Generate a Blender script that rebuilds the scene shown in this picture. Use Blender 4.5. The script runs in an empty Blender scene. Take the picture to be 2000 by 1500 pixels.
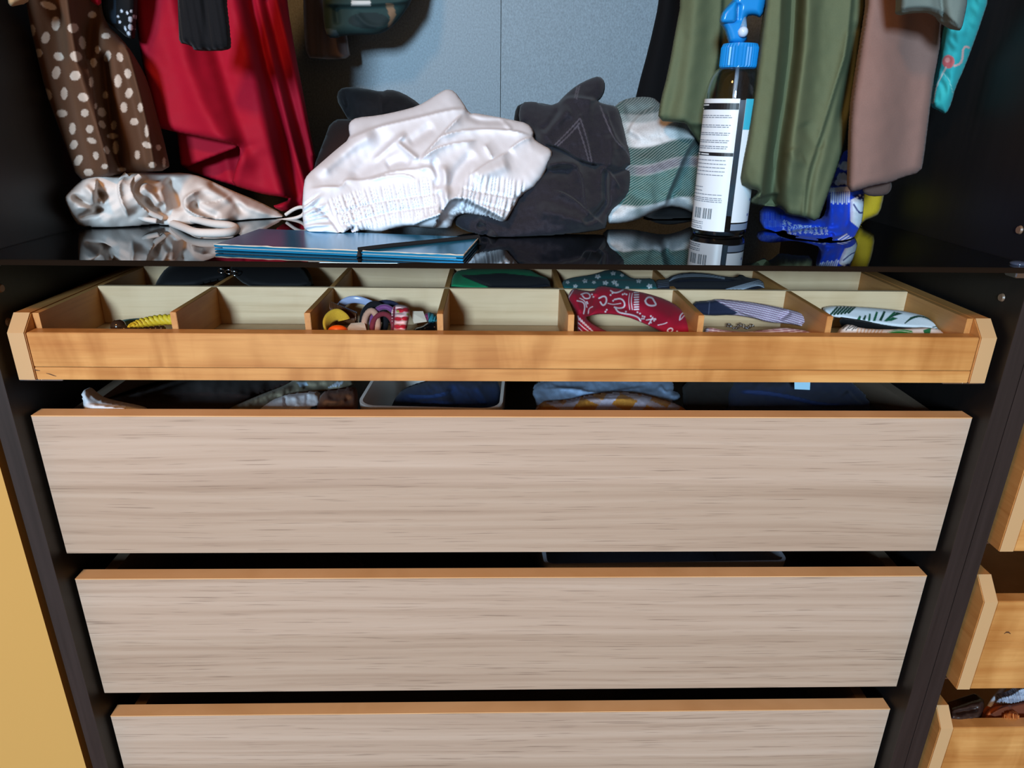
import bpy, bmesh, math, random
import numpy as np
from mathutils import Vector, Matrix, geometry
random.seed(7); rng = np.random.default_rng(7)
scene = bpy.context.scene
COL = scene.collection
R = math.radians

# ---------------------------------------------------------------- camera
F, PITCH, YAW, ROLL = 1353.78, R(21.248), R(1.6465), R(0.7994)
CAM = np.array([-0.0172, -0.6484, 0.4859])
W_ = np.array([math.sin(YAW)*math.cos(PITCH), math.cos(YAW)*math.cos(PITCH), -math.sin(PITCH)])
R_ = np.array([math.cos(YAW), -math.sin(YAW), 0.0]); U_ = np.cross(R_, W_)
c_, s_ = math.cos(ROLL), math.sin(ROLL)
R_, U_ = c_*R_ + s_*U_, -s_*R_ + c_*U_
cd = bpy.data.cameras.new('camera'); cam = bpy.data.objects.new('camera', cd); COL.objects.link(cam)
cd.sensor_fit = 'HORIZONTAL'; cd.sensor_width = 36.0; cd.lens = F/2000*36.0; cd.clip_start = 0.02
m = Matrix.Identity(4)
for i in range(3):
    m[i][0], m[i][1], m[i][2], m[i][3] = R_[i], U_[i], -W_[i], CAM[i]
cam.matrix_world = m
scene.camera = cam

# ---------------------------------------------------------------- world, window light, ceiling lamp, exposure
wd = bpy.data.worlds.new('world'); scene.world = wd; wd.use_nodes = True
wd.node_tree.nodes['Background'].inputs[0].default_value = (1.0, 0.54, 0.25, 1)
wd.node_tree.nodes['Background'].inputs[1].default_value = 0.24

def area(name, loc, target, size, power, color, shape='RECTANGLE', size_y=None):
    l = bpy.data.lights.new(name, 'AREA'); l.shape = shape; l.size = size; l.size_y = size_y or size
    l.energy = power; l.color = color
    o = bpy.data.objects.new(name, l); COL.objects.link(o); o.location = loc
    o.rotation_euler = (Vector(target)-Vector(loc)).to_track_quat('-Z', 'Y').to_euler()
    return o
area('window_daylight', (-1.25, -5.75, 1.68), (0, .15, .35), 0.70, 425, (0.56, 0.80, 1.0), size_y=1.0)
area('ceiling_lamp', (-0.70, -1.20, 1.60), (0, .1, .3), 0.22, 12.5, (1.0, 0.45, 0.14), shape='DISK')
vs = scene.view_settings
vs.view_transform = 'Standard'; vs.look = 'None'; vs.exposure = 0.1; vs.gamma = 1.0; vs.use_curve_mapping = False

# ---------------------------------------------------------------- helpers
def ray(u, v):
    u = np.asarray(u, float)[..., None]; v = np.asarray(v, float)[..., None]
    return W_ + (u-1000)/F*R_ + (750-v)/F*U_
def PY(u, v, Y):
    d = ray(u, v); Y = np.asarray(Y, float)
    return CAM + d*((Y-CAM[1])/d[..., 1])[..., None]
def PZ(u, v, Z):
    d = ray(u, v); return CAM + d*((Z-CAM[2])/d[..., 2])[..., None]
def PX(u, v, X):
    d = ray(u, v); return CAM + d*((X-CAM[0])/d[..., 0])[..., None]
ZS = 0.361                                    # top of the glass shelf
def SY(u, v): return float(PZ(u, v, ZS+.001)[1])   # depth at which a pixel touches the shelf
def tr(pts, ox, oy, s): return [(ox+x*s, oy+y*s) for x, y in pts]
def lin(c):
    c = np.asarray(c, float)/255.0
    return np.where(c <= .04045, c/12.92, ((c+.055)/1.055)**2.4)

def tag(o, label=None, cat=None, group=None, kind=None):
    if label: o['label'] = label
    if cat: o['category'] = cat
    if group: o['group'] = group
    if kind: o['kind'] = kind
    return o
def empty(name, loc, label=None, cat=None, group=None, kind=None):
    o = bpy.data.objects.new(name, None); COL.objects.link(o); o.location = loc; o.empty_display_size = .02
    return tag(o, label, cat, group, kind)
def wloc(o):
    p = Vector((0, 0, 0))
    while o is not None: p = p + o.location; o = o.parent
    return p
def mk(name, verts, faces, mat, parent=None, smooth=False, colors=None, recalc=True, bevel=0, sharp=None):
    """one mesh object; verts in world coordinates, origin moved to the bottom centre of its box"""
    v = np.asarray(verts, float)
    c = np.array([(v[:, 0].min()+v[:, 0].max())/2, (v[:, 1].min()+v[:, 1].max())/2, v[:, 2].min()])
    me = bpy.data.meshes.new(name)
    me.from_pydata((v-c).tolist(), [], [list(map(int, f)) for f in faces])
    if colors is not None:
        a = me.color_attributes.new('Col', 'FLOAT_COLOR', 'POINT')
        cc = np.ones((len(v), 4)); cc[:, :3] = colors
        a.data.foreach_set('color', cc.ravel())
    if recalc or bevel:
        bm = bmesh.new(); bm.from_mesh(me)
        if recalc: bmesh.ops.recalc_face_normals(bm, faces=bm.faces)
        if bevel: bmesh.ops.bevel(bm, geom=[e for e in bm.edges if len(e.link_faces) == 2 and e.calc_face_angle(0) > .5], offset=bevel, segments=2, affect='EDGES', clamp_overlap=True)
        bm.to_mesh(me); bm.free()
    if smooth: me.polygons.foreach_set('use_smooth', [True]*len(me.polygons))
    if sharp is not None and smooth: me.set_sharp_from_angle(angle=R(sharp))
    me.update()
    o = bpy.data.objects.new(name, me); COL.objects.link(o)
    if mat: me.materials.append(mat)
    o.location = c
    if parent is not None:
        o.parent = parent; o.location = Vector(c) - wloc(parent)
    return o
class MB:
    def __init__(s): s.v = []; s.f = []
    def add(s, v, f):
        n = len(s.v); s.v.extend([tuple(map(float, p)) for p in v]); s.f.extend([[i+n for i in q] for q in f]); return s
    def box(s, x0, x1, y0, y1, z0, z1):
        return s.add([(x, y, z) for x in (x0, x1) for y in (y0, y1) for z in (z0, z1)],
                     [(0, 1, 3, 2), (4, 6, 7, 5), (0, 4, 5, 1), (2, 3, 7, 6), (0, 2, 6, 4), (1, 5, 7, 3)])
    def prism_x(s, prof, x0, x1):          # prof: (y,z) polygon extruded along x
        n = len(prof)
        v = [(x0, y, z) for y, z in prof] + [(x1, y, z) for y, z in prof]
        f = [list(range(n))[::-1], list(range(n, 2*n))] + [(i, (i+1) % n, n+(i+1) % n, n+i) for i in range(n)]
        return s.add(v, f)
    def prism_z(s, prof, z0, z1):
        n = len(prof)
        v = [(x, y, z0) for x, y in prof] + [(x, y, z1) for x, y in prof]
        f = [list(range(n))[::-1], list(range(n, 2*n))] + [(i, (i+1) % n, n+(i+1) % n, n+i) for i in range(n)]
        return s.add(v, f)
    def tube(s, pts, r, n=8, closed=False, flat=1.0, up=None):
        P = np.asarray(pts, float); N = len(P); rr = np.broadcast_to(np.asarray(r, float), (N,))
        T = (np.roll(P, -1, 0)-np.roll(P, 1, 0)) if closed else np.gradient(P, axis=0)
        T /= np.linalg.norm(T, axis=1)[:, None]+1e-12
        ref = np.array(up if up is not None else (0, 0, 1.0), float); v = []
        for i in range(N):
            a = np.cross(T[i], ref)
            if np.linalg.norm(a) < 1e-3: a = np.cross(T[i], (1.0, 0.1, 0))
            a /= np.linalg.norm(a); b = np.cross(a, T[i])
            for k in range(n):
                t = 2*math.pi*k/n; v.append(P[i]+rr[i]*(math.cos(t)*a*flat+math.sin(t)*b))
        f = []
        for i in range(N if closed else N-1):
            for k in range(n):
                f.append((i*n+k, i*n+(k+1) % n, ((i+1) % N)*n+(k+1) % n, ((i+1) % N)*n+k))
        if not closed: f += [list(range(n))[::-1], list(range((N-1)*n, N*n))]
        return s.add(v, f)
    def lathe(s, prof, cx, cy, n=40, rib=None):
        v = []; f = []
        for (r, z) in prof:
            for k in range(n):
                q = r
                if rib and rib[0] <= z <= rib[1] and k % 2: q = r-rib[2]
                a = 2*math.pi*k/n; v.append((cx+q*math.cos(a), cy+q*math.sin(a), z))
        for i in range(len(prof)-1):
            for k in range(n): f.append((i*n+k, i*n+(k+1) % n, (i+1)*n+(k+1) % n, (i+1)*n+k))
        f += [list(range(n))[::-1], list(range((len(prof)-1)*n, len(prof)*n))]
        return s.add(v, f)
    def ball(s, c, r, n=10, sq=(1, 1, 1)):
        prof = []; v = []; f = []
        for i in range(1, n):
            for k in range(2*n):
                a = math.pi*i/n; b = math.pi*k/n
                v.append((c[0]+sq[0]*r*math.sin(a)*math.cos(b), c[1]+sq[1]*r*math.sin(a)*math.sin(b), c[2]+sq[2]*r*math.cos(a)))
        m_ = 2*n
        for i in range(n-2):
            for k in range(m_): f.append((i*m_+k, i*m_+(k+1) % m_, (i+1)*m_+(k+1) % m_, (i+1)*m_+k))
        f += [list(range(m_)), list(range((n-2)*m_, (n-1)*m_))[::-1]]
        return s.add(v, f)
    def build(s, name, mat, parent=None, **k): return mk(name, s.v, s.f, mat, parent, **k)

# ---------------------------------------------------------------- materials
def newmat(name):
    mt = bpy.data.materials.new(name); mt.use_nodes = True
    nt = mt.node_tree; b = nt.nodes['Principled BSDF']; return mt, nt, b
def N(nt, t, **k):
    n = nt.nodes.new(t)
    for a, b in k.items(): setattr(n, a, b)
    return n
def coords(nt, scale, rot=(0, 0, 0), rand=True):
    tc = N(nt, 'ShaderNodeTexCoord'); mp = N(nt, 'ShaderNodeMapping')
    mp.inputs['Scale'].default_value = scale; mp.inputs['Rotation'].default_value = rot
    if rand:
        oi = N(nt, 'ShaderNodeObjectInfo'); mu = N(nt, 'ShaderNodeMath', operation='MULTIPLY'); mu.inputs[1].default_value = 37.0
        nt.links.new(oi.outputs['Random'], mu.inputs[0])
        ad = N(nt, 'ShaderNodeVectorMath', operation='ADD'); nt.links.new(tc.outputs['Object'], ad.inputs[0]); nt.links.new(mu.outputs[0], ad.inputs[1])
        nt.links.new(ad.outputs[0], mp.inputs['Vector'])
    else: nt.links.new(tc.outputs['Object'], mp.inputs['Vector'])
    return mp
def noise(nt, mp, scale, detail=4, rough=.55, dist=0.0):
    n = N(nt, 'ShaderNodeTexNoise'); n.inputs['Scale'].default_value = scale; n.inputs['Detail'].default_value = detail
    n.inputs['Roughness'].default_value = rough; n.inputs['Distortion'].default_value = dist
    nt.links.new(mp.outputs[0], n.inputs['Vector']); return n
def ramp(nt, src, stops):
    r = N(nt, 'ShaderNodeValToRGB'); e = r.color_ramp.elements
    while len(e) < len(stops): e.new(.5)
    for i, (p, c) in enumerate(stops):
        e[i].position = p; e[i].color = (*c, 1)
    nt.links.new(src, r.inputs[0]); return r
def mix(nt, a, b, fac, blend='MIX'):
    x = N(nt, 'ShaderNodeMix', data_type='RGBA', blend_type=blend)
    for sock, val in ((x.inputs[6], a), (x.inputs[7], b), (x.inputs[0], fac)):
        if isinstance(val, bpy.types.NodeSocket): nt.links.new(val, sock)
        elif isinstance(val, (int, float)): sock.default_value = val
        else: sock.default_value = (*val, 1)
    return x.outputs[2]
def bump(nt, b, src, strength, dist):
    bp = N(nt, 'ShaderNodeBump'); bp.inputs['Strength'].default_value = strength; bp.inputs['Distance'].default_value = dist
    nt.links.new(src, bp.inputs['Height']); nt.links.new(bp.outputs[0], b.inputs['Normal'])

def plain(name, rgb, rough=.5, metal=0, spec=.5, **k):
    mt, nt, b = newmat(name); b.inputs['Base Color'].default_value = (*lin(rgb), 1)
    b.inputs['Roughness'].default_value = rough; b.inputs['Metallic'].default_value = metal
    b.inputs['Specular IOR Level'].default_value = spec
    for a, v in k.items(): b.inputs[a.replace('_', ' ')].default_value = v
    return mt
def mat_oak():
    mt, nt, b = newmat('pale_oak_laminate')
    warp = noise(nt, coords(nt, (1.3, 1, 6)), 1.0, 2)
    mp = coords(nt, (.9, 1, 60))
    sub = N(nt, 'ShaderNodeVectorMath', operation='MULTIPLY_ADD'); nt.links.new(warp.outputs['Color'], sub.inputs[0])
    sub.inputs[1].default_value = (0, 0, 2.2); nt.links.new(mp.outputs[0], sub.inputs[2])
    n1 = N(nt, 'ShaderNodeTexNoise'); n1.inputs['Scale'].default_value = 1.6; n1.inputs['Detail'].default_value = 6; nt.links.new(sub.outputs[0], n1.inputs['Vector'])
    base = ramp(nt, n1.outputs['Fac'], [(.30, lin((168, 144, 124))), (.5, lin((184, 161, 141))), (.72, lin((195, 174, 155)))])
    mp2 = coords(nt, (14, 1, 720))
    sub2 = N(nt, 'ShaderNodeVectorMath', operation='MULTIPLY_ADD'); nt.links.new(warp.outputs['Color'], sub2.inputs[0])
    sub2.inputs[1].default_value = (0, 0, 16.0); nt.links.new(mp2.outputs[0], sub2.inputs[2])
    n2 = N(nt, 'ShaderNodeTexNoise'); n2.inputs['Scale'].default_value = 1.0; n2.inputs['Detail'].default_value = 2; nt.links.new(sub2.outputs[0], n2.inputs['Vector'])
    pore = ramp(nt, n2.outputs['Fac'], [(.28, (.36, .32, .30)), (.39, (1, 1, 1))])
    col = mix(nt, base.outputs[0], pore.outputs[0], .6, 'MULTIPLY')
    sep = N(nt, 'ShaderNodeSeparateXYZ'); tc = N(nt, 'ShaderNodeTexCoord'); nt.links.new(tc.outputs['Object'], sep.inputs[0])
    st = ramp(nt, sep.outputs['Z'], [(0.082, (.92, .91, .89)), (0.0835, (1, 1, 1))])
    col = mix(nt, col, st.outputs[0], 1.0, 'MULTIPLY')
    nt.links.new(col, b.inputs['Base Color']); b.inputs['Roughness'].default_value = .5
    bump(nt, b, n2.outputs['Fac'], .15, .0004); return mt
def mat_birch(name, c0, c1, rough=.42, axis='x', fig=1.0):
    mt, nt, b = newmat(name)
    sc = {'x': (2.2, 6, 34), 'y': (34, 2.2, 34)}[axis]
    n1 = noise(nt, coords(nt, sc), 1.5, 6, .6, .4)
    base = ramp(nt, n1.outputs['Fac'], [(.3, lin(c0)), (.7, lin(c1))])
    fl = noise(nt, coords(nt, (16, 16, 5) if axis == 'x' else (5, 16, 16), (0, .5, 0)), 1.0, 3, .5, 1.2)
    fr = ramp(nt, fl.outputs['Fac'], [(.36, (1-.2*fig, 1-.27*fig, 1-.36*fig)), (.60, (1, 1, 1))])
    col = mix(nt, base.outputs[0], fr.outputs[0], 1.0, 'MULTIPLY')
    fine = noise(nt, coords(nt, (9, 9, 260) if axis == 'x' else (260, 9, 260)), 1.0, 2)
    fi = ramp(nt, fine.outputs['Fac'], [(.3, (.84, .80, .74)), (.5, (1, 1, 1))])
    col = mix(nt, col, fi.outputs[0], .6, 'MULTIPLY')
    nt.links.new(col, b.inputs['Base Color']); b.inputs['Roughness'].default_value = rough; return mt
def mat_black_wood(name, rgb, rough=.42):
    mt, nt, b = newmat(name)
    n1 = noise(nt, coords(nt, (160, 160, 6)), 1.0, 4)
    c = lin(rgb); r_ = ramp(nt, n1.outputs['Fac'], [(.3, c*.7), (.7, c*1.3)])
    nt.links.new(r_.outputs[0], b.inputs['Base Color']); b.inputs['Roughness'].default_value = rough
    bump(nt, b, n1.outputs['Fac'], .15, .0003); return mt
def mat_back():
    mt, nt, b = newmat('blue_grey_back_board')
    n1 = noise(nt, coords(nt, (420, 1, 300)), 1.0, 3, .7)
    c = lin((112, 130, 142)); r_ = ramp(nt, n1.outputs['Fac'], [(.3, c*.72), (.7, c*1.25)])
    nt.links.new(r_.outputs[0], b.inputs['Base Color']); b.inputs['Roughness'].default_value = .5
    bump(nt, b, n1.outputs['Fac'], .2, .0004); return mt
def cloth(name, rgb=None, rough=.9, sheen=.04, weave=900, bstr=.25, var=.12, spec=.2, rib=None, twill=None):
    mt, nt, b = newmat(name)
    if rgb is None:
        at = N(nt, 'ShaderNodeAttribute'); at.attribute_name = 'Col'; src = at.outputs['Color']
    else:
        rg = N(nt, 'ShaderNodeRGB'); rg.outputs[0].default_value = (*lin(rgb), 1); src = rg.outputs[0]
    mp = coords(nt, (1, 1, 1))
    n1 = noise(nt, mp, 14, 4); n2 = noise(nt, mp, weave, 2, .7)
    v1 = ramp(nt, n1.outputs['Fac'], [(.3, (1-var,)*3), (.7, (1, 1, 1))])
    col = mix(nt, src, v1.outputs[0], 1.0, 'MULTIPLY')
    v2 = ramp(nt, n2.outputs['Fac'], [(.3, (1-var*1.3,)*3), (.7, (1, 1, 1))])
    col = mix(nt, col, v2.outputs[0], 1.0, 'MULTIPLY')
    if twill:
        wv = N(nt, 'ShaderNodeTexWave'); wv.bands_direction = 'DIAGONAL'; wv.inputs['Scale'].default_value = twill[0]; wv.inputs['Distortion'].default_value = .6
        mp3 = coords(nt, (1, 0, -1.6)); nt.links.new(mp3.outputs[0], wv.inputs['Vector'])
        at2 = N(nt, 'ShaderNodeAttribute'); at2.attribute_name = 'Col'
        f_ = ramp(nt, wv.outputs['Fac'], [(.55, (0, 0, 0)), (.8, (1, 1, 1))])
        mm = N(nt, 'ShaderNodeMath', operation='MULTIPLY'); nt.links.new(f_.outputs[0], mm.inputs[0]); mm.inputs[1].default_value = twill[2]
        col = mix(nt, col, lin(twill[1]), mm.outputs[0])
    nt.links.new(col, b.inputs['Base Color'])
    b.inputs['Roughness'].default_value = rough; b.inputs['Specular IOR Level'].default_value = spec
    b.inputs['Sheen Weight'].default_value = sheen; b.inputs['Sheen Roughness'].default_value = .5
    if rib:
        wv = N(nt, 'ShaderNodeTexWave'); wv.bands_direction = 'X'; wv.inputs['Scale'].default_value = rib
        wv.inputs['Distortion'].default_value = 1.0; nt.links.new(coords(nt, (1, 0, 0.03), rand=False).outputs[0], wv.inputs['Vector'])
        bump(nt, b, wv.outputs['Fac'], .8, .0015)
    else: bump(nt, b, n2.outputs['Fac'], bstr, .0006)
    return mt

M = {}
M['oak'] = mat_oak()
M['birch'] = mat_birch('golden_birch', (190, 128, 66), (216, 162, 96), fig=1.25)
M['birch_in'] = mat_birch('pale_birch', (204, 172, 132), (220, 192, 154), .5, fig=.35)
M['birch_warm_shade'] = mat_birch('birch_warm_shade', (186, 126, 66), (204, 148, 86), .5, axis='y', fig=.4)  # side and divider birch, the tray's orange shade put into its colour
M['edge'] = plain('birch_edge_band', (196, 158, 112), .5)
M['oak_edge_lit'] = mat_birch('oak_edge_band_lit', (222, 170, 114), (234, 188, 136), .5, fig=.2)  # edge band with warm light from above put into its orange tone
M['drawer_in'] = plain('grey_brown_drawer_board', (104, 90, 76), .55)
M['bb'] = mat_black_wood('black_brown_board', (14, 12, 12), .5)
M['bb_lit'] = mat_black_wood('black_brown_lit', (36, 29, 28), .5)  # same board as the panels, its lit front edge painted lighter
M['back'] = mat_back()
M['glass'] = plain('black_glass', (6, 7, 9), .015, spec=.6)
M['glass_edge'] = plain('black_glass_edge', (20, 24, 30), .12)
M['metal'] = plain('zinc_metal', (160, 162, 168), .3, 1.0)
M['steel'] = plain('bright_steel', (200, 200, 205), .2, 1.0)
M['wall'] = plain('yellow_wall_paint', (196, 152, 80), .85)
M['floor'] = mat_birch('floor_wood', (150, 104, 64), (176, 128, 84), .5)
M['print'] = cloth('printed_cloth')
M['print_smooth'] = cloth('printed_smooth_cloth', rough=.75, bstr=.12, var=.06)

# ================================================================ the setting
tag(MB().box(-2.2, -.517, -.012, .05, -.46, 2.4).build('wall_left', M['wall']), kind='structure')
tag(MB().box(-2.2, 2.2, -3.9, .6, -.50, -.46).build('floor', M['floor']), kind='structure')
tag(MB().box(-2.2, 2.2, .60, .64, -.46, 2.4).build('wall_back', M['wall']), kind='structure')

# ================================================================ wardrobe carcass
XI, XO, YF, YB = .4845, .5025, -.02, .56
wr = empty('wardrobe', (0, .27, -.46), 'black-brown open wardrobe with blue-grey back board, holding the drawers', 'wardrobe')
for s in (-1, 1):
    a, b_ = sorted((s*XI, s*XO))
    MB().box(a, b_, YF+.001, YB, -.46, 1.25).build('side_panel', M['bb'], wr)
    MB().box(a, b_, YF, YF+.001, -.46, 1.25).build('lit_edge_strip', M['bb_lit'], wr)
MB().box(-.517, -XO, .012, .05, -.46, 1.25).build('filler_strip', M['bb'], wr)
xs = float(PY(978, 100, YB)[0])
MB().box(-XI, xs-.0005, YB, YB+.004, -.40, 1.25).build('back_panel', M['back'], wr)
MB().box(xs+.0005, XI, YB, YB+.004, -.40, 1.25).build('back_panel', M['back'], wr)
MB().box(-XI, XI, YB+.0045, YB+.008, -.40, 1.25).build('back_batten', M['bb'], wr)
MB().box(-XI, XI, YF+.005, YB, 1.23, 1.25).build('top_panel', M['bb'], wr)
MB().box(-XI, XI, YF+.01, YB, 1.06, 1.08).build('lamp_blocker', M['bb'], wr)  # added out of view to keep the warm lamp off the back board
MB().box(-XI, XI, YF+.005, YB, -.40, -.38).build('bottom_panel', M['bb'], wr)
MB().box(-XI, XI, 0, .02, -.46, -.40).build('plinth', M['bb'], wr)
MB().tube([(-XI,   .27, 1.02), (XI,   .27, 1.02)], .0125, 16).build('clothes_rail', M['steel'], wr, smooth=True, sharp=40)
def plug(u, v, s, mat):
    p = PX(u, v, s*XI)
    mb = MB(); n = 14
    ring = [(p[0], p[1]+.0042*math.cos(2*math.pi*k/n), p[2]+.0042*math.sin(2*math.pi*k/n)) for k in range(n)]
    ring2 = [(x-s*.0018, p[1]+(y-p[1])*.8, p[2]+(z-p[2])*.8) for x, y, z in ring]
    mb.add(ring+ring2, [list(range(n))[::-1], list(range(n, 2*n))]+[(k, (k+1) % n, n+(k+1) % n, n+k) for k in range(n)])
    return mb.build('screw_plug', mat, wr)
M['plug'] = plain('brown_plug', (120, 96, 76), .4)
for u, v, s in ((1957, 581, 1), (1992, 449, 1), (1, 563, -1), (16, 629, -1)): plug(u, v, s, M['plug'])

YS = float(PZ(1000, 515, ZS)[1])
gs = empty('glass_shelf', (0, .27, ZS-.005), 'black glossy glass shelf carrying the heap of clothes', 'shelf')
MB().box(-XI+.001, XI-.001, YS, YB-.005, ZS-.005, ZS).build('glass_pane', M['glass'], gs, bevel=.0006)
for s in (-1, 1):
    mb = MB().box(min(s*(XI-.001), s*(XI-.017)), max(s*(XI-.001), s*(XI-.017)), YS+.006, YS+.022, ZS-.011, ZS-.0055)
    mb.build('shelf_support', M['metal'], gs, bevel=.001)
    c = (s*(XI-.010), YS+.016, ZS+.0008)
    MB().ball(c, .0075, 8, (1, 1, .35)).build('clamp_cap', plain('smoky_plastic', (60, 70, 90), .1), gs, smooth=True)

# ================================================================ pull-out tray with compartments
def tray_body(root, x0, x1, prof, zb, zf0, zf1, y0, yb, th, split=None, front_parts=True):
    for (a, b_) in ((x0, x0+th), (x1-th, x1)):
        sp = MB().prism_x(prof, a, b_).build('side_panel', M['birch_warm_shade'], root, bevel=.0008)
        fy, fz = prof[0]; gy, gz = prof[1]; hy, hz = prof[2]
        MB().add([(a+.0006, fy-.0004, fz+.0005), (b_-.0006, fy-.0004, fz+.0005), (b_-.0006, gy-.0004, gz), (a+.0006, gy-.0004, gz),
                  (b_-.0006, hy-.0003, hz+.0003), (a+.0006, hy-.0003, hz+.0003)], [(0, 1, 2, 3), (3, 2, 4, 5)]).build('edge_band', M['edge'], sp, recalc=False)
    if split:
        MB().box(x0+th+.0006, x1-th-.0006, y0+.0008, y0+.016, split+.0003, zf1).build('front_strip', M['birch'], root, bevel=.0007)
        MB().box(x0+th+.0006, x1-th-.0006, y0+.0010, y0+.016, zf0, split-.0003).build('front_strip', M['birch'], root, bevel=.0005)
    else:
        MB().box(x0+th+.0006, x1-th-.0006, y0+.0008, y0+.016, zf0, zf1).build('front_panel', M['birch'], root, bevel=.0007)
    MB().box(x0+th, x1-th, y0+.016, yb, zb, zb+.006).build('bottom_panel', M['birch_in'], root)
    MB().box(x0+th, x1-th, yb-.012, yb, zb+.006, zf1).build('rear_panel', M['birch_in'], root)
TY = -.009
t = empty('pull_out_tray', (0, TY, .2395), 'shallow birch pull-out tray with chamfered sides under the glass shelf', 'tray')
tray_body(t, -.4775, .4775, [(TY, .2395), (TY, .2873), (TY+.0155, .3027), (.50, .3027), (.50, .2395)], .246, .2395, .2873, TY, .50, .0165, split=.2525)
for (u0, u1) in ((46, 131), (1835, 1914)):
    xa = float(PY(u0, 747, 0)[0]); xb = float(PY(u1, 750, 0)[0])
    rl = MB().box(xa, xb, TY+.004, TY+.40, .2372, .2385).build('runner', M['metal'], t, bevel=.0004)
    MB().ball(((xa+xb)/2, TY+.006, .2384), .002, 6).build('screw', M['steel'], rl, smooth=True)

M['crack'] = plain('dark_knot', (84, 52, 26), .7)
def mark(pts, parent, y, name='wood_crack', w_=.0006):
    P_ = [PY(u, v, y-.0002) for u, v in pts]; n_ = len(P_)
    v = [p+np.array([0, 0, w_*math.sin(math.pi*(i+.4)/(n_-.2))]) for i, p in enumerate(P_)]+[p-np.array([0, 0, w_*math.sin(math.pi*(i+.4)/(n_-.2))]) for i, p in enumerate(P_)]
    return mk(name, v, [(i, i+1, n_+i+1, n_+i) for i in range(n_-1)], M['crack'], parent, recalc=False)
mark([(65,720),(70,723),(78,724)], t, TY+.001); mark([(90,729),(98,731),(104,733),(110,735)], t, TY+.001)
ins = empty('tray_insert', (0, .11, .2525), 'pale birch compartment insert dividing the pull-out tray', 'tray insert')
ZD, YD0, YD1, YD2 = .3035, .0085, .1146, .222
MB().box(-.4605, .4605, TY+.0165, .48, .2525, .261).build('floor_board', M['birch_in'], ins)
for y in (YD1, YD2):
    MB().box(-.4545, .4545, y, y+.006, .2612, ZD).build('cross_divider', M['birch_in'], ins, bevel=.0004)
for i in range(6):
    X = -.3273+.1288*i
    for (a, b_) in ((YD0, YD1-.0002), (YD1+.0062, YD2-.0002)):
        MB().box(X-.003, X+.003, a, b_, .2612, ZD).build('divider', M['birch_warm_shade'], ins, bevel=.0004)
for s in (-1, 1):
    a, b_ = sorted((s*.4545, s*.4605))
    MB().prism_x([(.0078, .2612), (.0078, .3022), (.47, .3022), (.47, .2612)], a, b_).build('side_wall', M['birch_warm_shade'], ins)

# ================================================================ three drawers
def drawer(yf, z0, z1, label, xw=.48):
    d = empty('drawer', (0, yf, z0), label, 'drawer', 'pale oak drawers in the wardrobe')
    fr = MB().box(-xw, xw, yf, yf+.0175, z0, z1-.001).build('front_panel', M['oak'], d, bevel=.0004)
    MB().box(-xw, xw, yf+.0002, yf+.0175, z1-.001, z1).build('edge_band', M['oak_edge_lit'], fr)
    for s in (-1, 1):
        a, b_ = sorted((s*.468, s*.454))
        MB().box(a, b_, yf+.0178, .50, z0+.012, z1-.013).build('side_panel', M['drawer_in'], d)
    MB().box(-.4538, .4538, .486, .50, z0+.012, z1-.013).build('rear_panel', M['drawer_in'], d)
    MB().box(-.4538, .4538, yf+.0178, .4858, z0+.012, z0+.02).build('bottom_panel', M['drawer_in'], d)
    return d
drawer(-.0022, .0351, .1988, 'uppermost pale oak drawer right below the birch tray, stuffed with folded clothes')
drawer(0.0, -.1641, 0.0, 'middle one of the three pale oak drawers')
drawer(0.0, -.364, -.2002, 'lowest pale oak drawer, cut off by the bottom of the picture')

# ================================================================ neighbouring wardrobe on the right
w2 = empty('wardrobe', (.78, .27, -.46), 'neighbouring black-brown wardrobe at the right edge with birch trays pulled out', 'wardrobe')
MB().box(XO+.0008, .5208, YF+.001, YB, -.46, 1.25).build('side_panel', M['bb'], w2)
MB().box(XO+.0008, .5208, YF, YF+.001, -.46, 1.25).build('lit_edge_strip', M['bb_lit'], w2)
MB().box(1.02, 1.038, YF+.001, YB, -.46, 1.25).build('side_panel', M['bb'], w2)
MB().box(.5208, 1.02, YB, YB+.004, -.46, 1.25).build('back_panel', M['bb'], w2)
MB().box(.5208, 1.02, YF+.005, YB, 1.23, 1.25).build('top_panel', M['bb'], w2)
MB().box(.5208, 1.02, YF+.005, YB, -.40, -.38).build('bottom_panel', M['bb'], w2)
X2 = .540
def tray2(u, v, zb, zt, cy, cz, label, ybk=.45):
    y0 = float(PX(u, v, X2)[1])
    d = empty('pull_out_tray', (.77, y0, zb), label, 'tray', 'birch trays in the neighbouring wardrobe')
    tray_body(d, X2, 1.013, [(y0, zb), (y0, zt), (y0+cy, zt+cz), (ybk, zt+cz), (ybk, zb)], zb+.008, zb, zt, y0, ybk, .0165)
    xa = X2+.004
    MB().box(X2-.016, X2+.016, y0+.02, ybk, zb-.003, zb-.001).build('runner', M['metal'], d)
    return d, y0
def zx(u, v): return float(PX(u, v, X2)[2])
tray2(1950.5, 1077.7, zx(1950.5, 1077.7), .20, .02, .02, 'topmost birch tray at the right edge, only its pale beige side end in view')
tb2, yT2 = tray2(1867.6, 1346.8, zx(1867.6, 1346.8), zx(1921.6, 1175.6), .0205, .0225, 'knotty golden birch tray at the right edge with an empty dark gap above')
mark([(1961,1238),(1965,1235),(1970,1235),(1974,1238)], tb2, yT2+.0008, 'knot', .0012)
_, yT3 = tray2(1836.8, 1422.7, -.36, zx(1836.8, 1422.7), .0175, .020, 'lowest birch tray at the right edge, filled with braided sandals')

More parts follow.
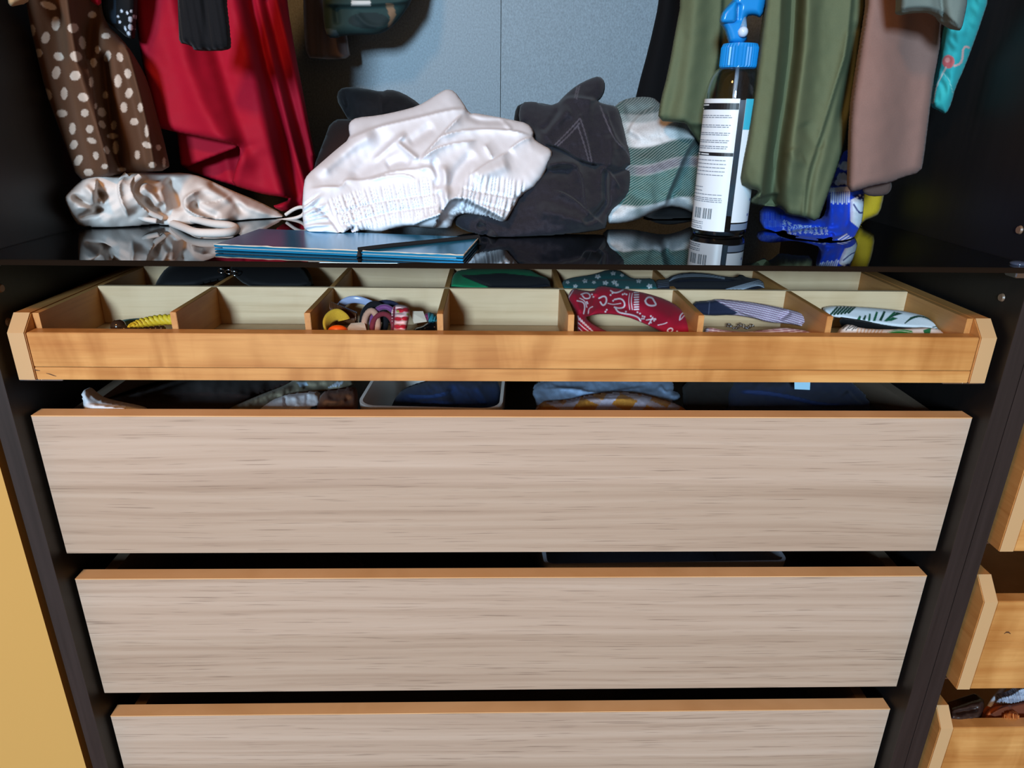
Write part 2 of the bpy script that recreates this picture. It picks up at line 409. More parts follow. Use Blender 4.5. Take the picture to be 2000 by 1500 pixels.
# ================================================================ cloth builder
def chaikin(p, n=1):
    p = np.asarray(p, float)
    for _ in range(n):
        q = np.roll(p, -1, 0); p = np.stack([p*.75+q*.25, p*.25+q*.75], 1).reshape(-1, 2)
    return p
def densify(p, s):
    p = np.asarray(p, float); out = []
    for i in range(len(p)):
        a, b_ = p[i], p[(i+1) % len(p)]; n = max(1, int(np.linalg.norm(b_-a)/s))
        out += [a+(b_-a)*k/n for k in range(n)]
    return np.array(out)
def seg_dist(P, line, closed=False, maxd=1e9):
    """distance, signed side, arc length, total length of the nearest point on a polyline"""
    L = np.asarray(line, float)
    if closed: L = np.vstack([L, L[:1]])
    best = np.full(len(P), 1e9); side = np.ones(len(P)); arc = np.zeros(len(P)); acc = 0
    X, Y = P[:, 0], P[:, 1]
    for a, b_ in zip(L[:-1], L[1:]):
        dx, dy = b_-a; l = math.hypot(dx, dy)+1e-9
        if maxd < 1e8:
            I = np.nonzero((X > min(a[0], b_[0])-maxd) & (X < max(a[0], b_[0])+maxd) & (Y > min(a[1], b_[1])-maxd) & (Y < max(a[1], b_[1])+maxd))[0]
            if len(I) == 0: acc += l; continue
        else: I = slice(None)
        px, py = X[I]-a[0], Y[I]-a[1]
        t_ = np.clip((px*dx+py*dy)/l**2, 0, 1)
        dd = np.hypot(px-t_*dx, py-t_*dy); mk_ = dd < best[I]
        best[I] = np.where(mk_, dd, best[I]); side[I] = np.where(mk_, np.sign(dx*py-dy*px), side[I]); arc[I] = np.where(mk_, acc+t_*l, arc[I]); acc += l
    return best, side, arc, acc
def inside(P, poly):
    x, y = P.T; r = np.zeros(len(P), bool); q = np.asarray(poly); j = len(q)-1
    for i in range(len(q)):
        c = ((q[i, 1] > y) != (q[j, 1] > y)) & (x < (q[j, 0]-q[i, 0])*(y-q[i, 1])/(q[j, 1]-q[i, 1]+1e-12)+q[i, 0])
        r ^= c; j = i
    return r
def smooth_line(p, n=2):
    p = np.asarray(p, float)
    for _ in range(n):
        q = [p[0]]
        for a, b_ in zip(p[:-1], p[1:]): q += [a*.75+b_*.25, a*.25+b_*.75]
        q.append(p[-1]); p = np.array(q)
    return p
def rbf(ctrl, P):
    C = np.asarray(ctrl, float); X = C[:, :2]/100; Q = P/100; n = len(C)
    if n == 1: return np.full(len(P), C[0, 2])
    if n < 4:
        A = np.c_[np.ones(n), X]; w_, *_ = np.linalg.lstsq(A, C[:, 2], rcond=None)
        return np.c_[np.ones(len(Q)), Q]@w_
    def k(r): return np.where(r > 0, r*r*np.log(r+1e-9), 0)
    D = k(np.linalg.norm(X[:, None]-X[None], axis=2))+np.eye(n)*.02
    A = np.zeros((n+3, n+3)); A[:n, :n] = D; A[:n, n] = 1; A[:n, n+1:] = X; A[n, :n] = 1; A[n+1:, :n] = X.T
    w_ = np.linalg.solve(A, np.r_[C[:, 2], 0, 0, 0])
    return k(np.linalg.norm(Q[:, None]-X[None], axis=2))@w_[:n]+w_[n]+Q@w_[n+1:]
def sstep(e0, e1, x):
    t_ = np.clip((x-e0)/(e1-e0), 0, 1); return t_*t_*(3-2*t_)
def stroke_disp(P, st):
    kind, line, amp, w_ = st[0], smooth_line(st[1], 2), st[2], st[3]
    ex = st[4] if len(st) > 4 else None
    d, sd, arc, L = seg_dist(P, line, False, {'r': 2.6*w_, 's': max(5*w_, 7), 'g': 1.6*w_}[kind])
    tp = .18*L if kind != 'g' else .08*L
    tap = sstep(0, tp, arc)*sstep(0, tp, L-arc) if not (ex == 'full' or (isinstance(ex, tuple) and 'full' in ex)) else 1.0
    if kind == 'r': return amp*np.exp(-(d/w_)**2)*tap
    if kind == 's':                       # overlapping fold: cliff on one side, slow decay on the other (side = +1/-1)
        sgn = ex[0] if isinstance(ex, tuple) else (ex if isinstance(ex, (int, float)) else 1)
        return amp*np.where(sd*sgn > 0, np.exp(-d/w_), np.exp(-(d/max(2.2, w_*.14))**2))*tap
    if kind == 'g':
        lam = ex[0] if isinstance(ex, tuple) else ex
        ph = 1.5*np.sin(arc/lam*1.7+.5)+.8*np.sin(arc/lam*.61+d*.05)
        return amp*np.sin(2*math.pi*arc/lam+ph)*np.exp(-(d/w_)**4)*tap
def wrinkle(P, amp, scale, seed=0, stretch=(1, 1)):
    g = np.random.default_rng(seed); o = np.zeros(len(P))
    for k in range(9):
        a = g.uniform(0, 2*math.pi); f_ = (1+.35*k)/scale; dx, dy = math.cos(a)*stretch[0], math.sin(a)*stretch[1]
        o += np.sin((P[:, 0]*dx+P[:, 1]*dy)*f_*2*math.pi+g.uniform(0, 6)+1.2*np.sin((P[:, 0]*dy-P[:, 1]*dx)*f_*2.1+k))/(1+.5*k)
    return amp*o/3
def paint_fn(base, shapes):
    """flat print: base colour plus ellipses / lines / polygons in the order given"""
    def fn(P):
        c = np.tile(lin(base) if not callable(base) else (0, 0, 0), (len(P), 1)).astype(float)
        if callable(base): c = base(P)
        for s in shapes:
            k = s[0]
            if k == 'e':
                _, x, y, rx, ry, ang, col = s; a = R(ang)
                dx, dy = P[:, 0]-x, P[:, 1]-y
                ex = (dx*math.cos(a)+dy*math.sin(a))/rx; ey = (-dx*math.sin(a)+dy*math.cos(a))/ry
                r_ = np.hypot(ex, ey); al = 1-sstep(1-.7/min(rx, ry), 1+.7/min(rx, ry), r_)
            elif k == 'l':
                _, line, w_, col = s; d, *_ = seg_dist(P, smooth_line(line, 2), False, w_+2); al = 1-sstep(w_-.6, w_+.6, d)
            elif k == 'p':
                _, poly, col = s; q = np.asarray(poly, float); d, *_ = seg_dist(P, q, True, 4); ins_ = inside(P, q)
                al = sstep(-.7, .7, np.where(ins_, d, -d))
            elif k == 'f':
                _, fn_, col = s; al = fn_(P)
            c += (lin(col)-c)*al[:, None]
        return c
    return fn
def relief(name, outline, depth, mat, thick=.012, edge=14, back=None, strokes=(), wr_=None, sp=5, paint=None, parent=None, sm=1, zmin=None, clip=None):
    """closed cloth body: traced outline at its own depth, rounded rim, front folds and a rounded back"""
    o = chaikin(outline, sm) if sm else np.asarray(outline, float)
    o0 = o; o = densify(o, sp)
    lo, hi = o.min(0), o.max(0)
    gx = np.arange(lo[0], hi[0], sp); gy = np.arange(lo[1], hi[1], sp*.866)
    G = np.array([(x+(sp/2 if j % 2 else 0), y) for j, y in enumerate(gy) for x in gx])
    G = G[inside(G, o0)]; d, *_ = seg_dist(G, o0, True, sp); G = G[d > sp*.55]
    pts = np.vstack([o, G]); n = len(o)
    res = geometry.delaunay_2d_cdt([Vector(p) for p in pts], [(i, (i+1) % n) for i in range(n)], [], 1, 1e-4)
    P = np.array([tuple(v) for v in res[0]]); T = [f for f in res[2]]
    dist, *_ = seg_dist(P, o0, True, edge*1.02+1)
    Y0 = rbf(depth, P)
    t_ = np.clip(dist/edge, 0, 1); prof = np.sqrt(np.clip(1-(1-t_)**2, 0, 1))
    D = thick*prof
    for st in strokes: D = D+stroke_disp(P, st)*np.clip(prof*1.6, .15, 1)
    if wr_: D = D+wrinkle(P, *wr_)*prof
    front = PY(P[:, 0], P[:, 1], Y0-D)
    bt = thick if back is None else back
    base = PY(P[:, 0], P[:, 1], Y0)
    rear = base+np.stack([np.zeros(len(P)), bt*prof+.0006, np.zeros(len(P))], 1)
    bnd = dist < 1e-2
    idx = np.full(len(P), -1); k = len(P); rv = []
    for i in range(len(P)):
        if bnd[i]: idx[i] = i
        else: idx[i] = k; rv.append(rear[i]); k += 1
    V = np.vstack([front, np.array(rv)]) if rv else front
    if clip is not None:
        for ax in range(3): V[:, ax] = np.clip(V[:, ax], clip[2*ax], clip[2*ax+1])
    if zmin is not None: V[:, 2] = np.maximum(V[:, 2], zmin)
    Fc = [tuple(f) for f in T]+[tuple(int(idx[i]) for i in f[::-1]) for f in T if not all(bnd[i] for i in f)]
    cols = None
    if paint:
        c = paint(P); cols = np.vstack([c, c[~bnd]]) if rv else c
    ob = mk(name, V, Fc, mat, parent, smooth=True, colors=cols)
    return ob

def z1(p): return tr(p, 0, 0, .36)
def z2(p): return tr(p, 560, 0, .37)
def z3(p): return tr(p, 1160, 0, .36)
def z4(p): return tr(p, 1560, 0, .36)

# ================================================================ hanging clothes, left
DOTS = [(263,30,45,19,20),(302,128,22,38,0),(397,152,30,26,0),(175,165,16,32,0),(247,205,22,32,15),(447,232,18,36,-10),(205,288,25,24,0),(318,306,28,22,25),(413,306,33,27,15),
 (305,395,22,35,10),(408,411,30,26,-20),(348,508,18,34,0),(258,512,20,32,-25),(452,528,30,23,15),(335,615,30,20,0),(460,613,20,21,0),(487,700,20,22,0),(393,698,17,32,0),(400,785,20,26,30),
 (497,763,26,15,25),(425,870,20,32,30),(520,845,15,22,-10),(480,935,25,20,0),(568,903,18,14,0),(580,815,14,22,-20),(553,608,22,26,-30),(572,515,14,20,0),(555,675,16,24,-40),(495,445,12,28,0),
 (508,340,18,25,0),(583,305,18,30,15),(640,440,20,35,0),(693,400,18,26,-10),(700,505,20,28,15),(672,583,18,28,0),(728,660,22,20,0),(610,738,30,14,0),(628,800,16,36,0),(660,920,22,12,0),
 (762,583,14,25,0),(797,710,12,34,0),(798,787,28,16,20),(828,895,22,16,0),(745,840,14,24,0),(618,680,14,24,0),(860,800,14,16,0),(890,880,8,26,0),(530,270,14,20,0),(575,195,24,16,0),(500,80,22,18,0),
 (520,575,8,16,0),(650,310,16,26,-20),(340,-60,26,30,10),(230,-80,24,30,0),(430,-30,20,28,0)]
sh = [('e', x*.36, y*.36, rx*.36, ry*.36, a, (196, 180, 166)) for x, y, rx, ry, a in DOTS]
relief('dotted_skirt', z1([(60,-700),(130,-60),(160,130),(200,300),(245,490),(310,670),(370,830),(420,975),(520,975),(640,950),(760,935),(920,925),(905,850),(880,740),(840,600),(800,450),(745,330),(660,210),(560,120),(530,-60),(500,-700)]),
       [(50,0,.135),(150,350,.150),(120,-250,.14),(240,340,.17),(330,330,.20),(190,0,.19)], M['print_smooth'], .016, 26, .012,
       [('r', z1([(330,-300),(400,300),(520,700),(600,950)]), .020, 16, 'full'),
        ('s', z1([(470,330),(505,480),(520,640),(560,780),(650,935)]), .016, 26, (1, 'full')),
        ('r', z1([(560,330),(590,600),(640,930)]), -.018, 12, 'full'),
        ('r', z1([(690,260),(790,640),(840,930)]), .014, 9, 'full'),
        ('r', z1([(560,-300),(480,200),(470,330)]), -.012, 16, 'full')],
       None, 2.6, paint_fn((88, 60, 42), sh))
tag(bpy.data.objects['dotted_skirt'], 'brown skirt with cream pebble dots hanging by the left wardrobe side', 'skirt')

tag(relief('beige_top', z1([(30,-200),(40,10),(60,38),(90,30),(130,18),(145,-20),(150,-200)]), [(50,0,.10),(20,0,.09),(30,-60,.10)], cloth('beige_cotton', (188, 152, 112)), .01, 12, sp=5), 'beige garment corner peeking in at the very top left', 'garment')
tag(relief('red_blouse', z1([(420,-300),(470,-20),(500,15),(542,36),(545,-20),(540,-300)]), [(180,0,.18),(190,0,.18),(185,-50,.18)], cloth('bright_red', (190, 16, 44)), .008, 10, sp=4), 'small red garment tip between the dotted skirt and black blouse', 'garment')
nd = [(708,105,11,16),(708,148,12,18),(698,182,10,12),(680,155,5,14),(712,60,6,8),(650,120,6,8),(690,70,6,9),(725,90,5,9),(660,60,7,9),(640,90,6,7)]
tag(relief('dotted_blouse', z1([(540,-500),(548,20),(570,110),(600,135),(650,170),(690,205),(735,215),(745,-500)]), [(200,0,.205),(262,0,.215),(240,70,.21)], M['print_smooth'], .01, 14,
       sp=2.2, paint=paint_fn(lambda P: np.where((P[:, 0] < 226)[:, None]*(P[:, 1] < 45)[:, None], lin((26, 44, 60)), lin((10, 10, 13))), [('e', x*.36, y*.36, rx*.36, ry*.36, -15, (225, 228, 240)) for x, y, rx, ry in nd])),
       'black blouse with white spots half hidden behind the red dress', 'blouse')

RD = cloth('crimson_crepe', (160, 8, 38), rough=.75, sheen=0, var=.05, bstr=.15)
rdm = relief('front_drape', [(250,-330),(256,-150),(259,0),(275,105),(288,180),(299,244),(301,247),(346,259),(400,270),(460,283),(469,288),(468,305),(458,335),(452,361),(490,373),(520,381),(545,384),(568,389),(545,398),(531,403),(556,416),(588,408),(602,375),(619,315),(611,285),(596,200),(578,110),(560,0),(548,-150),(540,-330)],
       [(260,0,.25),(300,245,.225),(460,285,.222),(452,361,.245),(556,412,.25),(615,310,.34),(560,0,.37),(400,-300,.31),(400,150,.25)], RD, .012, 16, .006,
       [('r', [(300,-300),(330,0),(380,180),(430,275)], .012, 22, 'full'),
        ('r', [(350,-300),(395,0),(440,160),(480,285)], -.012, 18, 'full'),
        ('r', [(400,-300),(455,0),(505,180),(550,385)], .018, 22, 'full'),
        ('r', [(455,-300),(490,0),(535,200),(580,400)], -.016, 12, 'full'),
        ('r', [(500,0),(550,200),(596,370)], .010, 8, 'full'), ('r', [(520,0),(565,180),(606,340)], -.008, 7, 'full'), ('r', [(540,0),(580,160),(612,300)], .008, 7, 'full')], (.0010, 90, 3), 3.2)
rd = empty('red_dress', rdm.location, 'crimson red dress with a zigzag draped hem hanging on the left', 'dress')
rdm.parent = rd; rdm.location = (0, 0, 0)
relief('hem_underside', [(330,215),(345,256),(349,300),(353,331),(400,313),(440,297),(467,287),(466,260),(420,200),(360,190)], [(340,250,.25),(352,330,.248),(460,285,.24),(400,200,.275)], RD, .004, 10, .004, (), None, 4, parent=rd)
relief('lower_layer', [(346,240),(350,300),(353,331),(420,352),(490,373),(520,381),(530,340),(500,250),(420,220)], [(350,250,.29),(352,331,.272),(420,352,.270),(520,381,.262),(500,250,.295)], RD, .006, 12, .006, [('r', [(420,230),(440,300),(450,360)], .006, 12, 'full')], None, 4, parent=rd)
tag(relief('ribbed_sweater', [(338,-330),(345,-100),(347,0),(349,60),(350,84),(366,87),(377,92),(378,98),(400,100),(444,99),(450,90),(446,50),(440,0),(436,-330)], [(350,0,.16),(440,0,.16),(400,90,.165)],
       cloth('black_rib_knit', (20, 21, 25), rib=42, weave=500), .014, 16, strokes=[('r', [(395,-300),(400,0),(405,95)], -.004, 8, 'full')], sp=4), 'black ribbed knit hem hanging in front of the red dress', 'sweater')
tag(relief('velvet_skirt', [(590,-330),(592,0),(594,60),(598,112),(620,114),(645,116),(685,114),(681,90),(676,60),(672,0),(668,-330)], [(592,0,.50),(680,0,.50),(640,110,.50)],
       cloth('taupe_velvet', (104, 92, 92), sheen=.6, rib=18), .01, 12, strokes=[('r', [(625,-300),(628,0),(630,112)], .006, 9, 'full'), ('r', [(655,-300),(655,0),(660,112)], -.005, 9, 'full')], sp=4), 'grey-brown velvet garment end hanging close to the back board', 'skirt')
tag(relief('camouflage_jacket', [(628,-330),(630,0),(632,50),(640,73),(658,75),(667,70),(700,68),(738,68),(760,58),(782,36),(806,0),(820,-60),(826,-330)], [(630,0,.46),(800,0,.48),(720,60,.47)], M['print_smooth'], .018, 22,
       strokes=[('s', [(632,6),(700,8),(770,4),(800,0)], .008, 40, (-1, 'full')), ('r', [(690,20),(720,54),(760,52)], .004, 6), ('r', [(655,10),(660,50)], -.006, 6)], sp=3,
       paint=paint_fn((38, 62, 62), [('p', [(752,6),(768,8),(774,30),(760,56),(757,52),(762,36)], (128, 104, 82)), ('p', [(632,55),(655,58),(663,72),(640,74)], (70, 96, 108)), ('p', [(686,0),(724,2),(724,12),(686,11)], (206, 208, 204)), ('e', 640, -20, 14, 20, 0, (60, 80, 66)), ('e', 720, 40, 40, 16, 0, (30, 44, 46))])),
    'dark green camouflage jacket hem with white tag at the top of the back board', 'jacket')

# ================================================================ things lying on the glass shelf
# --- beige and white camisole
cam_m = cloth('cream_jersey', (222, 214, 208), rough=.95, spec=.03, var=.05, bstr=.12)
ct = relief('body', z1([(350,1075),(372,1130),(395,1180),(430,1230),(560,1243),(700,1240),(850,1218),(905,1238),(990,1245),(1100,1215),(1300,1212),(1420,1205),(1535,1196),(1545,1165),(1400,1090),(1250,1030),(1100,960),(1000,935),(880,940),(760,932),(690,932),(640,960),(560,938),(500,945),(430,985),(365,1050)]),
       [(128,387,.125),(155,443,.150),(250,445,.165),(306,437,.18),(360,449,.18),(460,435,.22),(552,428,.25),(150,355,.150),(202,338,.16),(250,335,.175),(317,338,.22),(396,346,.24),(504,392,.262),(250,400,.16),(400,400,.21)], cam_m, .016, 26, .012,
       [('s', z1([(520,960),(512,1040),(540,1080),(560,1120)]), 0.0150, 26, (1,)), ('r', z1([(380,1060),(450,1090),(560,1150)]), -0.0120, 6), ('r', z1([(400,1120),(480,1130),(570,1140)]), 0.0075, 6),
        ('r', z1([(420,1180),(500,1160),(580,1130)]), -0.0090, 5), ('r', z1([(560,1030),(520,1110),(560,1160)]), -0.0180, 10), ('r', z1([(450,1000),(500,1050),(520,1120)]), 0.0105, 7),
        ('s', z1([(700,1180),(650,1080),(640,990),(690,945)]), 0.0120, 14, (1,)), ('s', z1([(840,1180),(740,1100),(700,1010),(730,950),(800,960)]), 0.0120, 14, (-1,)),
        ('r', z1([(760,1000),(830,1060),(870,1130)]), 0.0180, 10), ('r', z1([(780,1060),(840,1130),(930,1180)]), -0.0120, 8), ('s', z1([(1300,1195),(1080,1180),(990,1120),(1010,1060),(1120,1020)]), 0.0150, 20, (1,)),
        ('r', z1([(1040,1090),(1090,1150),(1200,1190)]), -0.0150, 9), ('r', z1([(900,960),(960,1060),(980,1150)]), -0.0150, 10), ('r', z1([(1060,990),(1250,1080),(1480,1170)]), 0.0105, 10),
        ('r', z1([(1120,980),(1280,1090),(1330,1170)]), -0.0090, 7), ('r', z1([(860,1010),(900,1100),(890,1170)]), 0.0120, 8)], (.002, 60, 11), 2.6,
       parent=None, zmin=ZS+.001)
cm = empty('camisole', ct.location, 'crumpled cream camisole with thin straps on the left of the glass shelf', 'top')
ct.parent = cm; ct.location = (0, 0, 0)
def strap(pts, w_=.0042, parent=cm, mat=cam_m, name='strap', z=ZS+.0052, flat=1.0, n=8):
    P3 = []
    for p in pts:
        P3.append(PY(p[0], p[1], p[2]) if len(p) > 2 else PZ(p[0], p[1], z))
    q = np.array(P3)
    for _ in range(2):
        o = [q[0]]
        for a, b_ in zip(q[:-1], q[1:]): o += [a*.75+b_*.25, a*.25+b_*.75]
        o.append(q[-1]); q = np.array(o)
    return MB().tube(q, w_, n, flat=flat).build(name, mat, parent, smooth=True)
strap([(*z1([(905,1195)])[0], .185), (*z1([(960,1185)])[0], .182), (*z1([(1060,1190)])[0], .18), z1([(1150,1215)])[0], z1([(1260,1222)])[0], z1([(1290,1245)])[0], z1([(1250,1262)])[0], z1([(1150,1265)])[0], z1([(1060,1262)])[0], z1([(1000,1235)])[0], (*z1([(930,1210)])[0], .18)], .0045)
strap([(*z1([(1480,1200)])[0], .235), (*z1([(1560,1192)])[0], .235), (*z1([(1620,1180)])[0], .235), (*z1([(1652,1160)])[0], .235), (*z1([(1650,1120)])[0], .235), (*z1([(1600,1130)])[0], .235), (*z1([(1550,1165)])[0], .24)], .0022)
strap([(*z1([(690,945)])[0], .155), (*z1([(645,990)])[0], .150), (*z1([(650,1060)])[0], .148), (*z1([(690,1130)])[0], .150), (*z1([(760,1185)])[0], .155), (*z1([(850,1200)])[0], .158)], .003, name='neckline_binding')
strap([(*z1([(760,955)])[0], .160), (*z1([(705,1000)])[0], .150), (*z1([(725,1080)])[0], .150), (*z1([(800,1150)])[0], .155), (*z1([(880,1185)])[0], .165)], .003, name='neckline_binding')

# --- blue elastic-band folder
fld = empty('document_folder', (float(PZ(700, 480, ZS)[0]), float(PZ(700, 480, ZS)[1]), ZS), 'metallic blue cardboard folder with worn edges under the white shorts', 'folder')
f1, f2, f3 = PZ(417, 477, ZS+.006), PZ(905, 498, ZS+.006), PZ(936, 463, ZS+.006)
f4 = f1+(f3-f2)
M['folder'] = plain('metallic_blue_card', (24, 138, 186), .24, .45)
M['folder_edge'] = plain('worn_white_card', (216, 206, 190), .8)
def quad_slab(c4, z0, z1_, name, mat, bev=.0006, parent=fld):
    v = [(p[0], p[1], z) for z in (z0, z1_) for p in c4]
    return mk(name, v, [(3, 2, 1, 0), (4, 5, 6, 7), (0, 1, 5, 4), (1, 2, 6, 5), (2, 3, 7, 6), (3, 0, 4, 7)], mat, parent, bevel=bev)
C4 = [f1, f2, f3, f4]; cen = sum(C4)/4
quad_slab(C4, ZS+.0004, ZS+.0022, 'rear_cover', M['folder'])
quad_slab([cen+(p-cen)*.94 for p in C4], ZS+.0023, ZS+.0032, 'paper_stack', M['folder_edge'], 0)
quad_slab(C4, ZS+.0033, ZS+.0058, 'front_cover', M['folder'])
rim = []
for a, b_ in ((f1, f2), (f2, f3)):
    for k in range(40): rim.append((a+(b_-a)*k/40)+np.array([0, rng.uniform(-.0006, .0006), -.0002+rng.uniform(-.0002, .0002)]))
MB().tube(rim, rng.uniform(.0003, .0008, len(rim)), 5).build('worn_edge', M['folder_edge'], fld, smooth=True)
e1 = f1+(f2-f1)*.595; e2 = f2+(f3-f2)*.93
M['elastic'] = plain('black_elastic', (14, 14, 16), .8)
MB().tube([e1+np.array([0, -.001, -.005]), e1+np.array([0, -.001, .0008]), e1*.75+e2*.25+np.array([0, 0, .0012]), e2+np.array([.0005, 0, .001]), e2+np.array([.001, 0, -.005])], .0025, 8).build('elastic_band', M['elastic'], fld)

# --- white shorts
WS = cloth('white_cotton_twill', (236, 239, 246), rough=.8, var=.03, bstr=.1)
so = z2([(90,960),(80,1120),(95,1230),(150,1247),(220,1247),(300,1277),(345,1262),(362,1248),(400,1215),(490,1240),(560,1210),(640,1195),(700,1200),(800,1210),(865,1210),(880,1150),(930,1125),(1000,1135),(1060,1150),(1100,1175),(1140,1187),(1170,1150),(1210,1080),(1230,1035),(1330,975),(1400,830),(1400,790),(1340,760),(1300,730),(1305,690),(1270,650),(1200,635),(1130,620),(1080,612),(1000,597),(965,600),(930,540),(885,480),(850,470),(820,480),(760,520),(690,560),(600,585),(480,610),(370,620),(335,640),(325,670),(335,730),(260,790),(180,860),(110,920)])
Zs = lambda x, y, dy: (560+.37*x, .37*y, dy)
sb_ = relief('cloth_body', so, [Zs(95,1230,.115),Zs(300,1275,.105),Zs(80,1000,.15),Zs(490,1240,.12),Zs(865,1210,.135),Zs(1140,1185,.14),Zs(1230,1035,.16),Zs(1400,810,.21),Zs(1300,700,.25),Zs(1000,600,.29),Zs(850,470,.34),Zs(600,585,.31),Zs(340,650,.30),Zs(330,730,.27),Zs(180,860,.21),Zs(700,950,.16),Zs(700,750,.22),Zs(1050,850,.19)],
    WS, .020, 22, .02,
    [('s', z2([(330,735),(480,672),(620,640),(700,622),(860,582),(935,578)]), 0.0209, 23.1, (1, 'full')),
     ('r', z2([(150,930),(300,790),(480,690)]), 0.0208, 15.0), ('r', z2([(330,960),(480,800),(570,700)]), -0.0130, 13.6),
     ('r', z2([(440,860),(575,742),(640,700)]), 0.0156, 6.1), ('r', z2([(575,745),(640,800),(700,848)]), 0.0156, 5.4), ('r', z2([(520,880),(600,840),(660,860)]), -0.0130, 8.8),
     ('s', z2([(700,845),(770,770),(850,680),(930,600)]), 0.0209, 13.6, (1,)), ('r', z2([(640,760),(700,720),(780,660)]), -0.0104, 9.5),
     ('s', z2([(690,860),(800,770),(1010,742)]), 0.0149, 12.2, (1,)), ('s', z2([(780,735),(900,692),(1050,684),(1200,690),(1300,722)]), 0.0149, 10.9, (1,)),
     ('r', z2([(930,585),(1000,640),(1130,640),(1200,640)]), -0.0104, 6.1), ('r', z2([(1130,625),(1190,690)]), 0.0078, 4.1),
     ('s', z2([(1040,760),(1070,800),(1085,840)]), 0.0105, 6.8, (-1,)), ('s', z2([(1170,795),(1240,740),(1300,725)]), 0.0120, 8.2, (1,)), ('r', z2([(1000,800),(900,900),(840,1020)]), -0.0130, 10.9),
     ('r', z2([(1180,860),(1090,900),(980,940)]), 0.0130, 15.0), ('s', z2([(960,935),(1060,860),(1180,800)]), 0.0120, 15.0, (1,)),
     ('r', z2([(820,860),(850,960),(830,1080)]), 0.0130, 8.2), ('r', z2([(770,830),(800,930),(790,1000)]), -0.0117, 6.1), ('r', z2([(690,890),(760,880),(800,960)]), 0.0091, 6.8),
     ('s', z2([(110,1000),(220,985),(290,990),(310,945),(400,955),(470,935),(560,905),(700,893),(770,880)]), 0.0120, 12.2, (1,)),
     ('s', z2([(420,960),(520,930),(640,920),(690,960)]), 0.0075, 5.4, (1,)),
     ('g', z2([(210,1110),(420,1040),(620,1005),(800,985)]), .0042, 16, (6.8,)), ('g', z2([(250,1165),(480,1095),(650,1075),(815,1050)]), .0045, 12, (6.4,)), ('g', z2([(300,1225),(500,1155),(680,1130),(815,1110)]), .0035, 10, (7.0,)),
     ('r', z2([(225,1140),(440,1068),(640,1040),(810,1018)]), -0.0052, 2.4), ('r', z2([(270,1195),(500,1125),(660,1100),(815,1080)]), -0.0052, 2.4),
     ('g', z2([(100,1060),(150,1130),(160,1230)]), .005, 26, (10,)), ('r', z2([(130,1080),(220,1130),(300,1250)]), -0.0078, 3.4), ('r', z2([(300,1260),(330,1220),(362,1190)]), -0.0208, 4.1),
     ('g', z2([(930,960),(1050,985),(1260,1010)]), .0036, 18, (8.5,)), ('g', z2([(900,1020),(1040,1050),(1215,1090)]), .0036, 14, (8,)), ('g', z2([(890,1060),(1040,1100),(1180,1140)]), .003, 10, (8,)),
     ('r', z2([(915,990),(1050,1015),(1240,1050)]), -0.0046, 2.4), ('r', z2([(895,1045),(1050,1078),(1200,1120)]), -0.0046, 2.4),
     ('s', z2([(800,1150),(830,1090),(870,1045),(930,1042),(1020,1080),(1100,1125),(1165,1160)]), 0.0299, 40.8, (-1, 'full')),
     ('s', z2([(640,1200),(720,1160),(800,1135),(815,1120)]), 0.0149, 20.4, (-1, 'full')),
     ('g', z2([(880,1180),(920,1090),(1000,1110),(1120,1165)]), .004, 12, (7,)),
     ('r', z2([(805,1000),(830,1080),(810,1130)]), -0.0156, 5.4)], (.0012, 60, 5), 2.6, zmin=ZS+.0062)
shn = empty('shorts', (float(sb_.location.x), float(sb_.location.y), ZS), 'crumpled white shorts with a gathered elastic waistband on top of the heap', 'shorts')
lw = sb_.location.copy(); sb_.parent = shn; sb_.location = lw-shn.location

